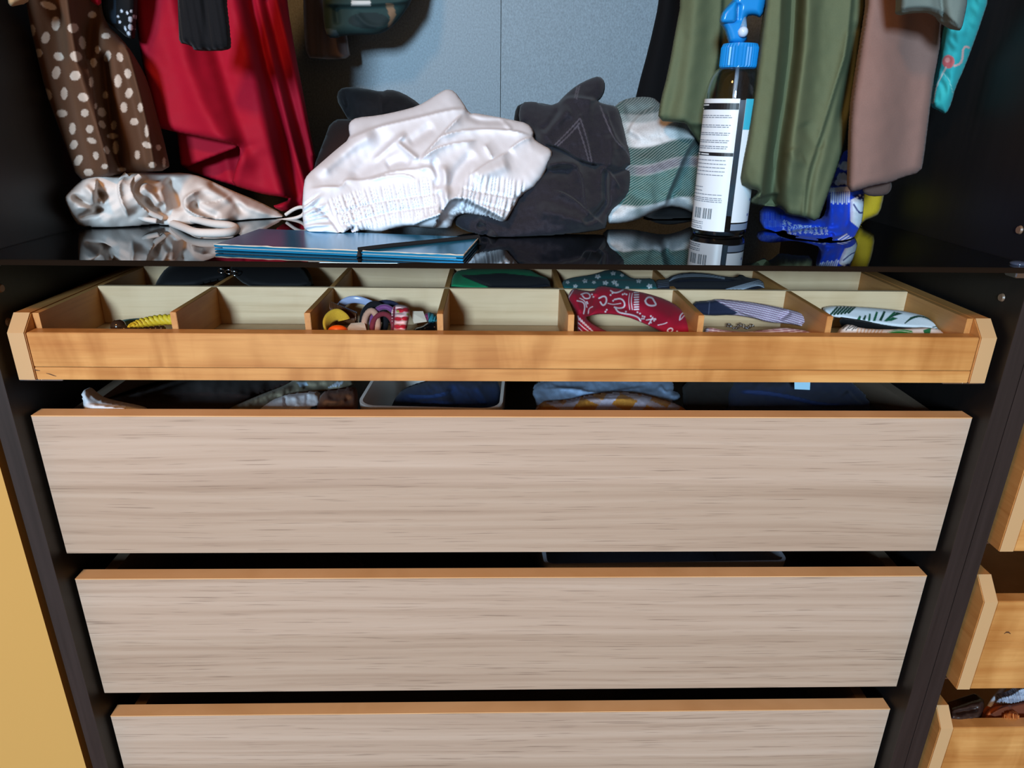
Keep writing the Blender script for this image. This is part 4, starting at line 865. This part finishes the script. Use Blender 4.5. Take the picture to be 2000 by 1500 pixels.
# white headband with green leaves
LG, LD, TAN = (26, 96, 62), (20, 66, 48), (216, 176, 140)
lv = [('l', t4([(600+k*26, 500-k*3), (650+k*26, 445-k*1)]), 2.0, LD) for k in range(6)]
lv += [('p', t4([(905,545),(930,475),(945,480),(925,545)]), LG), ('p', t4([(950,540),(985,470),(1000,478),(970,545)]), LD), ('p', t4([(870,545),(880,490),(892,492),(888,545)]), LG), ('p', t4([(985,545),(1060,475),(1075,482),(1010,548)]), LG), ('p', t4([(1010,535),(1080,480),(1125,490),(1060,510)]), LD),
       ('p', t4([(1000,545),(1050,515),(1090,525),(1040,545)]), LG), ('p', t4([(830,535),(850,500),(860,505),(850,540)]), LD), ('p', t4([(790,535),(810,505),(822,510),(815,540)]), LG)]
lv += [('l', t4([(1140+k*8, 560-k*8), (1210+k*14, 500+k*1), (1330+k*4, 525+k*6)]), 1.2, LD) for k in range(6)]+[('l', t4([(1340,590),(1400,575),(1420,620)]), 1.0, LD), ('l', t4([(1330,610),(1390,590),(1410,640)]), .8, LD)]
lf = [('p', t4([(1010,625),(1060,610),(1130,605),(1190,615),(1200,640),(1100,650)]), (30, 140, 66)), ('l', t4([(1020,625),(1100,612),(1190,628)]), .8, (190, 220, 190)), ('p', t4([(1270,610),(1330,590),(1320,640),(1280,645)]), (36, 116, 70))]
lf += [('l', t4([(690+k*22, 600+(k % 2)*10), (720+k*24, 570+(k % 3)*6)]), 1.0, (60, 70, 70)) for k in range(5)]+[('l', t4([(790+k*24, 640), (800+k*26, 600)]), 1.2, TAN) for k in range(8)]
band('leaf_headband', 'white headband printed with green palm leaves in the rightmost compartment', [
   ('rear_band', t4([(545,455),(600,440),(640,437),(760,440),(1000,458),(1180,480),(1330,520),(1410,570),(1450,640),(1455,690),(1390,690),(1370,620),(1300,603),(1150,596),(1000,580),(780,540),(650,520),(580,510)]), [(1610,605,.10),(1680,602,.10),(1800,615,.075),(1840,645,.05)], .007, 8, .008, (), None, 1.4, paint_fn((232, 236, 240), lv)),
   ('front_band', t4([(640,690),(660,620),(690,590),(740,565),(830,600),(1000,608),(1200,600),(1330,592),(1400,610),(1450,650),(1455,690)]), [(1640,640,.04),(1700,640,.035),(1850,650,.04),(1740,660,.03)], .006, 8, .006, (), None, 1.4, paint_fn((236, 228, 222), lf)),
   ('dark_lining', t4([(650,512),(780,530),(1000,565),(1290,600),(1340,600),(1300,640),(700,640)]), [(1640,630,.07),(1720,640,.065),(1800,645,.06),(1740,625,.078)], .003, 6, .003, (), None, 3, paint_fn((14, 14, 18), []))])
# rear row
band('green_headband', 'emerald green headband with dark inside in the rear compartment', [('band', t2([(1068,215),(1075,150),(1090,115),(1120,92),(1250,80),(1570,80),(1650,125),(1715,148),(1720,215)]), [(885,545,.15),(960,530,.19),(1070,550,.16),(960,560,.145)], .01, 8, .01, [('s', t2([(1130,120),(1180,140),(1250,175),(1340,203)]), .008, 12, (1,))], None, 2.0,
      paint_fn((14, 118, 74), [('p', t2([(1130,120),(1180,125),(1400,110),(1640,135),(1715,150),(1722,215),(1345,215),(1250,178),(1150,137)]), (12, 15, 24))]))])
fw = []
for x, y, r in ((430,160,9),(330,195,8),(490,210,9),(560,205,9),(750,195,8),(835,235,9),(255,235,7),(550,135,8),(620,150,6),(400,205,6),(195,205,6),(580,225,6),(660,248,6)):
    cx, cy = t3([(x, y)])[0]
    for k in range(5):
        a = k*1.2566+x; fw.append(('e', cx+r*.34*math.cos(a), cy+r*.24*math.sin(a), r*.30, r*.19, math.degrees(a), (226, 232, 236)))
    fw.append(('e', cx, cy, 1.0, .8, 0, (196, 150, 90)))
band('floral_headband', 'teal headband with white flowers in the rear compartment', [('band', t3([(145,270),(150,205),(190,182),(250,168),(380,150),(450,130),(500,112),(600,112),(640,140),(700,178),(790,180),(860,175),(890,215),(900,270)]), [(1100,555,.15),(1190,530,.20),(1280,550,.15),(1190,562,.14)], .012, 9, .01, [('s', t3([(180,190),(420,180),(640,178),(760,182)]), -.006, 10, (-1,))], None, 1.3, paint_fn((14, 84, 86), fw))])
nl = [('l', t3([(990,195),(1040,170-k*8),(1140,158-k*7),(1300,160-k*6),(1420,178-k*4)]), .55, (190, 206, 226)) for k in range(4)]+[('l', t3([(1430+k*30, 262),(1560+k*30, 225),(1730, 180+k*16)]), .6, (200, 214, 232)) for k in range(5)]+[('l', t3([(900,195+k*12),(985,190+k*12)]), .4, (110, 120, 140)) for k in range(5)]
band('navy_headband', 'dark navy headband with thin white stripes in the rear compartment', [('band', t3([(880,275),(880,190),(980,183),(1010,158),(1130,130),(1300,138),(1430,163),(1530,172),(1550,140),(1600,172),(1720,182),(1740,275)]), [(1290,555,.15),(1380,535,.19),(1490,550,.15),(1380,565,.14)], .012, 8, .01, [('s', t3([(1000,200),(1130,180),(1400,180),(1560,182)]), .006, 14, (-1,))], None, 1.3, paint_fn((14, 18, 30), nl))])
# black bra in the rear left
bra = band('black_bra', 'black padded bra with metal hooks in the rear left compartments', [('cup', [(300,565),(308,545),(325,522),(355,508),(420,505),(445,520),(450,545),(410,552),(375,565)], [(310,555,.16),(420,520,.19),(430,555,.16),(350,520,.18)], .02, 16, .015, (), None, 4, paint_fn((13, 13, 16), [])),
     ('cup', [(445,520),(470,508),(540,503),(585,512),(605,535),(616,565),(500,565),(465,548)], [(460,555,.16),(520,520,.19),(610,555,.16),(560,530,.18)], .02, 16, .015, (), None, 4, paint_fn((13, 13, 16), []))], 'bra')
for u, v in ((432, 529), (447, 531), (458, 534)):
    c = PY(u, v, .150); MB().tube([c+np.array([.004*math.cos(q), -.004*math.sin(q)*.4, .0028*math.sin(q)]) for q in np.linspace(0, 2*math.pi, 13)[:-1]], .0006, 6, closed=True).build('hook', M['steel'], bra, smooth=True)

# bracelets in the first compartment
def arc_pts(pts, n=2):
    q = np.array(pts)
    for _ in range(n):
        o = [q[0]]
        for a, b_ in zip(q[:-1], q[1:]): o += [a*.75+b_*.25, a*.25+b_*.75]
        o.append(q[-1]); q = np.array(o)
    return q
yb_ = plain('yellow_cord', (222, 186, 40), .6)
path = arc_pts([PY(*t1([(730,470)])[0], .030), PY(*t1([(760,445)])[0], .036), PY(*t1([(820,425)])[0], .045), PY(*t1([(900,412)])[0], .052), PY(*t1([(980,412)])[0], .052), PY(*t1([(1020,440)])[0], .045)], 3)
br = empty('braided_bracelet', tuple(path[0]), 'yellow braided bracelet in the leftmost tray compartment', 'bracelet')
for ph in (0, 2.09, 4.19):
    q = [p+np.array([0, .0026*math.cos(i*.75+ph), .0030*math.sin(i*.75+ph)]) for i, p in enumerate(path)]
    MB().tube(q, .0030, 7).build('strand', yb_, br, smooth=True)
bd = empty('bead_bracelet', tuple(PY(*t1([(670,455)])[0], .03)), 'dark brown bead bracelet beside the yellow braid in the tray', 'bracelet')
bm_ = plain('dark_bead', (52, 34, 24), .15)
for x, y, Y, r in ((662,452,.030,.0075),(700,468,.028,.0045),(725,472,.028,.0040),(755,474,.028,.0038),(785,474,.029,.0038),(815,470,.030,.0038),(845,468,.031,.0038),(875,465,.032,.0038),(905,463,.033,.0036),(640,470,.034,.0038)):
    MB().ball(PY(*t1([(x, y)])[0], Y), r, 8).build('bead', bm_, bd, smooth=True)
tq = arc_pts([PY(*t1([(630,475)])[0], .040), PY(*t1([(660,440)])[0], .045), PY(*t1([(740,428)])[0], .055), PY(*t1([(800,425)])[0], .06)], 2)
tag(MB().tube(tq, .0042, 8).build('cord_bracelet', plain('teal_cord', (96, 134, 130), .7), smooth=True), 'grey-teal cord bracelet behind the yellow braid', 'bracelet')

# hair things in the third compartment
def zp(x, y, Y): return PY(600+.15*x, 560+.15*y, Y)
q = arc_pts([zp(420,330,.085), zp(430,240,.085), zp(520,175,.088), zp(640,160,.09), zp(780,200,.088), zp(930,275,.08), zp(960,330,.08)], 3)
tag(MB().tube(q, .0042, 10, flat=.35).build('hairband', plain('satin_grey_blue', (150, 160, 190), .25), smooth=True), 'shiny grey-blue hairband arching over the hair ties', 'hairband')
hx = [zp(310+i*2.6, 290+i*1.1, .062)+np.array([0, .006*math.cos(i*.9), .008*math.sin(i*.9)]) for i in range(130)]
tag(MB().tube(hx, .0009, 5).build('spiral_hair_tie', plain('brown_coil', (112, 70, 44), .35), smooth=True), 'brown coiled hair tie in the third compartment', 'hair tie')
q = arc_pts([zp(250,640,.03), zp(235,500,.034), zp(290,400,.04), zp(390,350,.044), zp(470,400,.042), zp(480,430,.042)], 3)
tag(MB().tube(q, .0065, 10, flat=.3).build('elastic_hairband', cloth('mustard_elastic', (206, 158, 46)), smooth=True), 'mustard yellow elastic hair band in the third compartment', 'hair tie')
tag(MB().ball(zp(400,580,.022), .0085, 10, (1.2, .7, .75)).build('hair_claw', plain('orange_plastic', (240, 84, 20), .35), smooth=True), 'small orange hair claw at the front of the third compartment', 'hair clip')
def card(name, c4, mat, label, cat):
    c4 = [np.array(p) for p in c4]; n = np.cross(c4[1]-c4[0], c4[3]-c4[0]); n = n/np.linalg.norm(n)*.0008
    return tag(mk(name, c4+[p+n for p in c4], [(0, 1, 2, 3), (7, 6, 5, 4), (0, 4, 5, 1), (1, 5, 6, 2), (2, 6, 7, 3), (3, 7, 4, 0)], mat), label, cat)
M['card'] = plain('cream_card', (226, 206, 184), .7)
card('price_card', [zp(500,570,.022), zp(770,565,.022), zp(745,470,.04), zp(570,485,.04)], M['card'], 'blank cream card tag lying in front of the hair ties', 'card')
card('hang_tag', [zp(1390,480,.045), zp(1560,455,.045), zp(1510,325,.06), zp(1330,325,.06)], M['card'], 'cream paper hang tag right of the red scrunchie', 'card')
def ring(name, x, y, Y, ru, rv, r, mat, label, tilt=.6, cat='hair tie'):
    c = zp(x, y, Y); pts = [c+np.array([ru*math.cos(q), rv*math.sin(q)*tilt, rv*math.sin(q)]) for q in np.linspace(0, 2*math.pi, 25)[:-1]]
    return tag(MB().tube(pts, r, 8, closed=True).build(name, mat, smooth=True), label, cat, 'hair elastics in the third compartment')
ring('hair_elastic', 870, 450, .052, .012, .016, .0035, cloth('black_elastic_cloth', (22, 20, 24)), 'black hair elastic left of the purple one')
ring('hair_elastic', 830, 500, .040, .007, .013, .0034, cloth('skin_elastic', (196, 150, 126)), 'beige hair elastic in front of the black one')
ring('hair_elastic', 1000, 460, .046, .0125, .014, .0030, cloth('purple_elastic', (118, 60, 118), rough=.5, sheen=.4), 'glossy purple hair elastic beside the red scrunchie')
ring('hair_elastic', 985, 540, .036, .011, .013, .0028, cloth('plum_elastic', (124, 44, 54)), 'plum red hair elastic below the purple one')
ring('hair_elastic', 1030, 320, .070, .014, .008, .0034, cloth('navy_elastic', (40, 42, 66)), 'navy hair elastic behind the purple one')
pet = [('e', 600+.15*x, 560+.15*y, 8, 4.2, 5, (190, 24, 44)) for x, y in ((1210,310),(1290,300),(1180,420),(1280,415),(1170,520),(1260,520),(1200,590))]+[('e', *za([(x, y)])[0], 2.6, 2.0, 20, (150, 170, 70)) for x, y in ((1180,320),(1310,360))]
tag(relief('scrunchie', za([(1095,300),(1130,245),(1200,235),(1300,250),(1335,290),(1325,420),(1300,520),(1290,650),(1095,650),(1110,520),(1090,420)]), [(770,600,.055),(795,600,.055),(780,640,.03),(770,650,.026)], M['print_smooth'], .010, 9, .008, [('g', za([(1140,260),(1150,450),(1140,640)]), .003, 14, (7,)), ('r', za([(1150,250),(1120,420),(1120,640)]), -.006, 4)], None, 1.3, paint_fn((232, 190, 188), pet+[('l', za([(1135,250),(1125,430),(1110,640)]), 2.2, (120, 24, 50))]), zmin=ZT), 'gathered red and white petal-print scrunchie in the third compartment', 'scrunchie')
tag(relief('scrunchie', za([(1520,360),(1580,330),(1650,350),(1700,400),(1690,480),(1600,470),(1550,440)]), [(835,618,.055),(850,620,.055),(845,628,.05)], M['print_smooth'], .008, 8, .006, [('g', za([(1540,380),(1690,430)]), .003, 10, (6,))], None, 1.8, paint_fn((48, 124, 136), [('p', za([(1515,350),(1570,330),(1580,440),(1540,440)]), (130, 40, 84))]), zmin=ZT), 'teal and plum scrunchie at the right of the third compartment', 'scrunchie')
tag(relief('hair_clip', za([(1380,610),(1390,540),(1480,520),(1560,470),(1640,440),(1700,450),(1715,610),(1715,680),(1380,680)]), [(810,645,.035),(855,630,.045),(850,655,.03)], plain('glossy_black_plastic', (12, 12, 14), .15), .008, 7, .008, (), (.002, 20, 3), 2.2, zmin=ZT), 'glossy black hair clip in front of the hang tag', 'hair clip')

# ================================================================ things in the top drawer
def da(p): return tr(p, 140, 740, .29)
def db(p): return tr(p, 1030, 740, .35)
def thing_relief(name, outline, depth, rgb, label, cat, th=.015, ed=14, st=(), w_=(.002, 50, 3), sp=4, paint=None, zmin=.056):
    mt = M['print'] if paint else cloth(name+'_cloth', rgb)
    return tag(relief(name, outline, depth, mt, th, ed, th, st, w_, sp, paint, clip=(-.452, .452, .0175, .47, zmin, zmin+.16)), label, cat, 'clothes kept in the drawers')
thing_relief('dark_shirt', da([(100,100),(170,40),(300,20),(900,-20),(1400,-20),(1520,20),(1400,60),(1200,130),(1060,230),(900,300),(300,300),(150,200)]), [(180,770,.12),(300,750,.22),(560,745,.22),(450,800,.08),(250,800,.07)], (66, 52, 50), 'dark taupe shirt folded in the left of the top drawer', 'shirt', .02, 26,
       [('s', da([(300,110),(600,100),(900,90),(1250,110)]), .010, 30, (-1,)), ('r', da([(800,40),(1100,80),(1350,40)]), .010, 14), ('r', da([(900,120),(1100,120),(1250,100)]), .006, 8)])
thing_relief('white_shirt', da([(52,110),(60,85),(85,68),(110,75),(140,105),(190,140),(290,165),(420,190),(500,215),(500,330),(90,330),(85,210),(75,160)]), [(155,775,.042),(175,760,.050),(250,790,.038),(285,800,.036),(165,830,.03)], (222, 224, 230), 'white shirt with a rolled edge at the left of the top drawer', 'shirt', .014, 12, [('s', da([(90,178),(170,180),(280,200),(420,215)]), .008, 16, (1,)), ('r', da([(110,80),(120,130),(200,165)]), -.004, 6)], None, 3)
thing_relief('khaki_shirt', da([(1030,215),(1150,160),(1280,105),(1400,60),(1480,20),(1520,-20),(1900,-20),(1900,60),(1700,90),(1560,95),(1480,110),(1430,120),(1300,200),(1200,330),(1020,330)]), [(440,802,.05),(520,770,.10),(580,745,.15),(690,745,.16),(620,765,.13)], (128, 122, 104), 'khaki green shirt heaped left of the white box in the top drawer', 'shirt', .016, 12, [('s', da([(1060,200),(1250,120),(1440,60),(1500,50)]), .008, 12, (1,)), ('r', da([(1180,190),(1320,140),(1420,110)]), -.006, 6), ('r', da([(1540,40),(1640,70),(1720,30)]), -.006, 7)], (.002, 30, 6), 2.6,
       paint=paint_fn((128, 122, 104), [('p', da([(1515,25),(1580,20),(1590,45),(1540,55)]), (176, 204, 230))]+[('l', da([(1730+k*22, 60-k*4), (1790+k*12, 22)]), 1.0, (196, 214, 236)) for k in range(4)]))
thing_relief('white_cuff_shirt', da([(1235,205),(1330,150),(1430,115),(1440,110),(1560,95),(1668,90),(1678,180),(1600,200),(1560,330),(1230,330)]), [(505,800,.055),(560,775,.085),(622,768,.09),(620,795,.06)], (226, 230, 238), 'white shirt cuff lying over the khaki shirt in the top drawer', 'shirt', .012, 8, [('r', da([(1440,115),(1435,160),(1450,200)]), -.006, 3), ('r', da([(1590,100),(1580,185)]), -.004, 3), ('r', da([(1500,110),(1520,190)]), .004, 6)], (.001, 20, 2), 2.4)
thing_relief('brown_shirt', da([(1600,330),(1650,190),(1680,90),(1760,80),(1900,60),(1930,120),(1920,330)]), [(625,790,.06),(690,755,.10),(695,800,.06)], (98, 56, 32), 'rust brown shirt beside the white box in the top drawer', 'shirt', .016, 12, [('r', da([(1690,130),(1760,160),(1860,150)]), .007, 7), ('r', da([(1700,190),(1800,180),(1890,120)]), -.006, 6)], (.002, 26, 9), 3)

def rbox(root, c, hx_, hy_, z0, z1_, rot, rad, th, mat, mi):
    def loop(a, b_, rr, z):
        o = []
        for sx, sy, s0 in ((1, 1, 0), (-1, 1, 90), (-1, -1, 180), (1, -1, 270)):
            for k in range(7):
                t_ = R(s0+k*15); o.append((sx*(a-rr)+rr*math.cos(t_), sy*(b_-rr)+rr*math.sin(t_)))
        cr, sr = math.cos(rot), math.sin(rot)
        return [(c[0]+x*cr-y*sr, c[1]+x*sr+y*cr, z) for x, y in o]
    L = [loop(hx_*.94, hy_*.94, rad*.9, z0), loop(hx_, hy_, rad, z1_), loop(hx_-th, hy_-th, rad-th, z1_), loop(hx_*.94-th, hy_*.94-th, rad*.9-th, z0+th)]
    n = len(L[0]); v = sum(L, []); f = [list(range(n))[::-1], list(range(3*n, 4*n))]
    for j in range(3): f += [(j*n+k, j*n+(k+1) % n, (j+1)*n+(k+1) % n, (j+1)*n+k) for k in range(n)]
    return mk('box_shell', v, f, mat, root, smooth=True, sharp=35)
bx0 = PY(722, 780, .09); bx1 = PY(985, 780, .09); cxb = (bx0[0]+bx1[0])/2
wb = empty('storage_box', (float(cxb), .14, .06), 'white rounded storage box of navy clothes in the top drawer', 'box')
M['white_plastic'] = plain('white_plastic', (218, 214, 210), .45)
rbox(wb, (float(cxb), .145), float(bx1[0]-bx0[0])/2+.002, .105, .06, .190, -.05, .022, .0035, M['white_plastic'], None)
thing_relief('navy_shirt', [(762,800),(775,770),(800,755),(850,742),(970,742),(978,760),(975,790),(960,840),(780,840)], [(780,800,.10),(800,760,.15),(960,760,.16),(900,800,.09),(900,830,.07)], (34, 52, 92), 'navy shirt rolled up inside the white box', 'shirt', .018, 16, [('s', [(790,770),(830,775),(870,768),(890,758)], .010, 12, (-1,)), ('r', [(810,790),(850,780),(900,790)], .008, 8), ('r', [(880,750),(890,790),(880,820)], -.010, 8), ('r', [(930,750),(950,790)], .006, 8)], (.002, 30, 4), 3)
thing_relief('light_blue_shirt', db([(20,70),(60,20),(200,-20),(800,-20),(825,40),(815,70),(855,80),(855,110),(800,130),(870,170),(880,260),(60,260),(50,130)]), [(1040,765,.14),(1060,748,.17),(1310,745,.18),(1330,780,.13),(1200,790,.10),(1060,800,.08)], (150, 178, 214), 'light blue shirt folded right of the white box in the top drawer', 'shirt', .02, 14,
       [('s', db([(60,60),(250,50),(400,90),(560,60),(700,40)]), .008, 12, (1,)), ('r', db([(250,100),(400,95),(520,70)]), -.008, 5), ('s', db([(120,30),(200,60),(350,50)]), .006, 10, (1,)), ('r', db([(550,100),(680,70),(760,110)]), .007, 8), ('s', db([(740,30),(770,80),(815,60)]), .006, 8, (1,))], (.0025, 34, 15), 2.6)
def yplaid(P):
    c = np.tile(lin((186, 128, 52)), (len(P), 1)); x, y = P[:, 0], P[:, 1]
    a = (np.sin((x+.8*y)/11) > .45)*.75; b_ = (np.sin((x-2.2*y)/15+1) > .6)*.55
    return c+(lin((176, 186, 214))-c)*np.clip(np.maximum(a, b_), 0, 1)[:, None]
thing_relief('plaid_shirt', db([(40,140),(240,125),(330,100),(480,80),(620,85),(760,120),(860,155),(905,190),(910,260),(60,260)]), [(1050,800,.06),(1150,780,.085),(1250,775,.085),(1345,802,.055),(1200,820,.045)], (0, 0, 0), 'ochre and lilac plaid shirt below the light blue shirt', 'shirt', .014, 12, [('s', db([(90,150),(330,110),(500,115),(640,110)]), .005, 10, (1,)), ('r', db([(300,150),(500,140),(700,170)]), -.005, 6)], (.0015, 30, 5), 2.2, paint=yplaid)
thing_relief('dark_cardigan', db([(860,-20),(1150,-20),(1200,120),(1150,260),(880,260)]), [(1340,760,.15),(1430,760,.15),(1380,800,.09)], (34, 26, 22), 'dark brown cardigan between the plaid and navy clothes', 'cardigan', .016, 14)
thing_relief('navy_trousers', db([(1090,-20),(1800,-20),(1880,60),(1920,140),(1900,260),(1100,260),(1120,100)]), [(1420,765,.14),(1550,748,.18),(1680,770,.16),(1550,800,.09),(1680,810,.08)], (32, 46, 84), 'navy trousers folded in the right of the top drawer', 'trousers', .018, 16, [('s', db([(1140,60),(1330,70),(1500,100),(1640,140),(1820,140)]), .010, 22, (-1,)), ('r', db([(1250,30),(1400,50),(1480,20)]), .006, 8), ('s', db([(1780,60),(1830,120),(1880,150)]), .008, 12, (1,))], (.002, 40, 8), 3)
q = [PY(*db([(x, y)])[0], Y) for x, y, Y in ((1490,58,.118), (1575,62,.118), (1577,15,.125), (1489,10,.125))]
card('care_label', q, plain('pale_blue_label', (170, 214, 236), .6), 'pale blue care label sticking up from the navy trousers', 'label')

# ================================================================ things in the two lower drawers
thing_relief('brown_sweater', [(365,1105),(400,1078),(480,1070),(600,1070),(660,1082),(720,1110),(700,1140),(360,1140)], [(400,1085,.14),(620,1080,.15),(500,1110,.10)], (58, 46, 40), 'dark brown sweater in the left of the middle drawer', 'sweater', .016, 14, [('r', [(430,1100),(520,1085),(600,1090)], .006, 8)], (.002, 40, 4), 5, zmin=-.143)
thing_relief('black_trousers', [(640,1085),(800,1070),(1000,1070),(1045,1085),(1045,1140),(660,1140)], [(650,1095,.14),(1000,1075,.18),(850,1120,.10)], (30, 26, 24), 'blackish trousers in the centre of the middle drawer', 'trousers', .014, 14, (), (.002, 50, 7), 5, zmin=-.143)
gx0 = PY(1056, 1095, .06); gx1 = PY(1520, 1095, .06)
gb = empty('storage_box', (float(gx0[0]+gx1[0])/2, .14, -.14), 'grey fabric storage box in the middle drawer', 'box')
M['grey_box'] = cloth('grey_felt_box', (128, 132, 144))
rbox(gb, (float(gx0[0]+gx1[0])/2, .155), float(gx1[0]-gx0[0])/2, .12, -.14, -.008, .02, .012, .004, M['grey_box'], None)
thing_relief('dark_leggings', [(1200,1360),(1300,1344),(1500,1340),(1650,1345),(1665,1400),(1200,1400)], [(1250,1355,.12),(1500,1342,.16),(1400,1385,.09)], (52, 38, 34), 'dark brown leggings in the right of the lowest drawer', 'leggings', .012, 12, (), (.002, 40, 3), 5, zmin=-.343)

# ================================================================ shoes in the lowest neighbouring tray
def ze(p): return tr(p, 1800, 1330, .1133)
yb = yT3+.026
SV = (176, 186, 206)
def weave(c0, c1, s_):
    def f(P):
        w_ = np.sin((P[:, 0]+P[:, 1])*s_)*np.sin((P[:, 0]-P[:, 1])*s_*1.1); return lin(c0)+(lin(c1)-lin(c0))*(sstep(-.2, .4, w_))[:, None]
    return f
sd = empty('sandal', tuple(PY(1980, 1370, yb)), 'silver braided sandal with white piping in the lowest right tray', 'sandal', 'braided sandals')
relief('braided_strap', ze([(1250,400),(1320,280),(1480,250),(1580,210),(1680,130),(1765,110),(2000,60),(2000,330),(1765,345),(1650,392),(1500,412),(1380,422)]), [(1950,1370,yb+.018),(1985,1350,yb+.012),(2020,1350,yb+.012),(1990,1375,yb+.018)], M['print_smooth'], .008, 6, .008, [('g', ze([(1300,380),(1500,330),(1990,180)]), .002, 14, (5,))], None, 1.4, paint_fn(weave((96, 104, 124), (214, 222, 238), 1.1), []), parent=sd)
MB().tube(arc_pts([PY(*ze([(1165,450)])[0], yb+.012), PY(*ze([(1250,290)])[0], yb+.02), PY(*ze([(1420,120)])[0], yb+.035), PY(*ze([(1500,40)])[0], yb+.02)], 3), .0026, 8).build('piping', plain('white_piping', (206, 212, 224), .5), sd, smooth=True)
s2 = empty('sandal', tuple(PY(1960, 1390, yb)), 'copper braided sandal in front of the silver one in the right tray', 'sandal', 'braided sandals')
relief('upper', ze([(1060,640),(1100,560),(1180,470),(1300,420),(1500,415),(1765,345),(2000,330),(2000,700),(1060,700)]), [(1930,1395,yb+.004),(1960,1378,yb+.012),(2020,1375,yb+.012),(1980,1400,yb+.005)], M['print_smooth'], .008, 8, .008, [('s', ze([(1180,590),(1350,480),(1550,410)]), .006, 10, (1,))], None, 1.6, paint_fn((104, 54, 34), [('p', ze([(1100,580),(1180,480),(1300,430),(1400,425),(1280,520),(1150,590)]), (186, 100, 50))]), parent=s2)
relief('braided_strap', ze([(1380,620),(1420,560),(1500,530),(1600,540),(1680,570),(1700,640),(1690,700),(1380,700)]), [(1960,1400,yb-.004),(1985,1395,yb-.004),(1975,1405,yb-.006)], M['print_smooth'], .006, 5, .006, [('g', ze([(1390,600),(1690,600)]), .002, 10, (4,))], None, 1.3, paint_fn(weave((110, 46, 16), (246, 160, 84), 1.3), []), parent=s2)
tag(relief('leather_shoe', ze([(480,640),(490,470),(650,420),(850,350),(1060,290),(1090,420),(1060,560),(1000,700),(480,700)]), [(1860,1395,yb+.004),(1900,1370,yb+.02),(1915,1400,yb+.004)], plain('dark_brown_leather', (50, 36, 32), .4), .014, 10, .014, [('r', ze([(520,560),(750,520),(1000,480)]), -.004, 4)], (.001, 24, 3), 2.6), 'dark brown leather shoe in the lowest right tray', 'shoe')
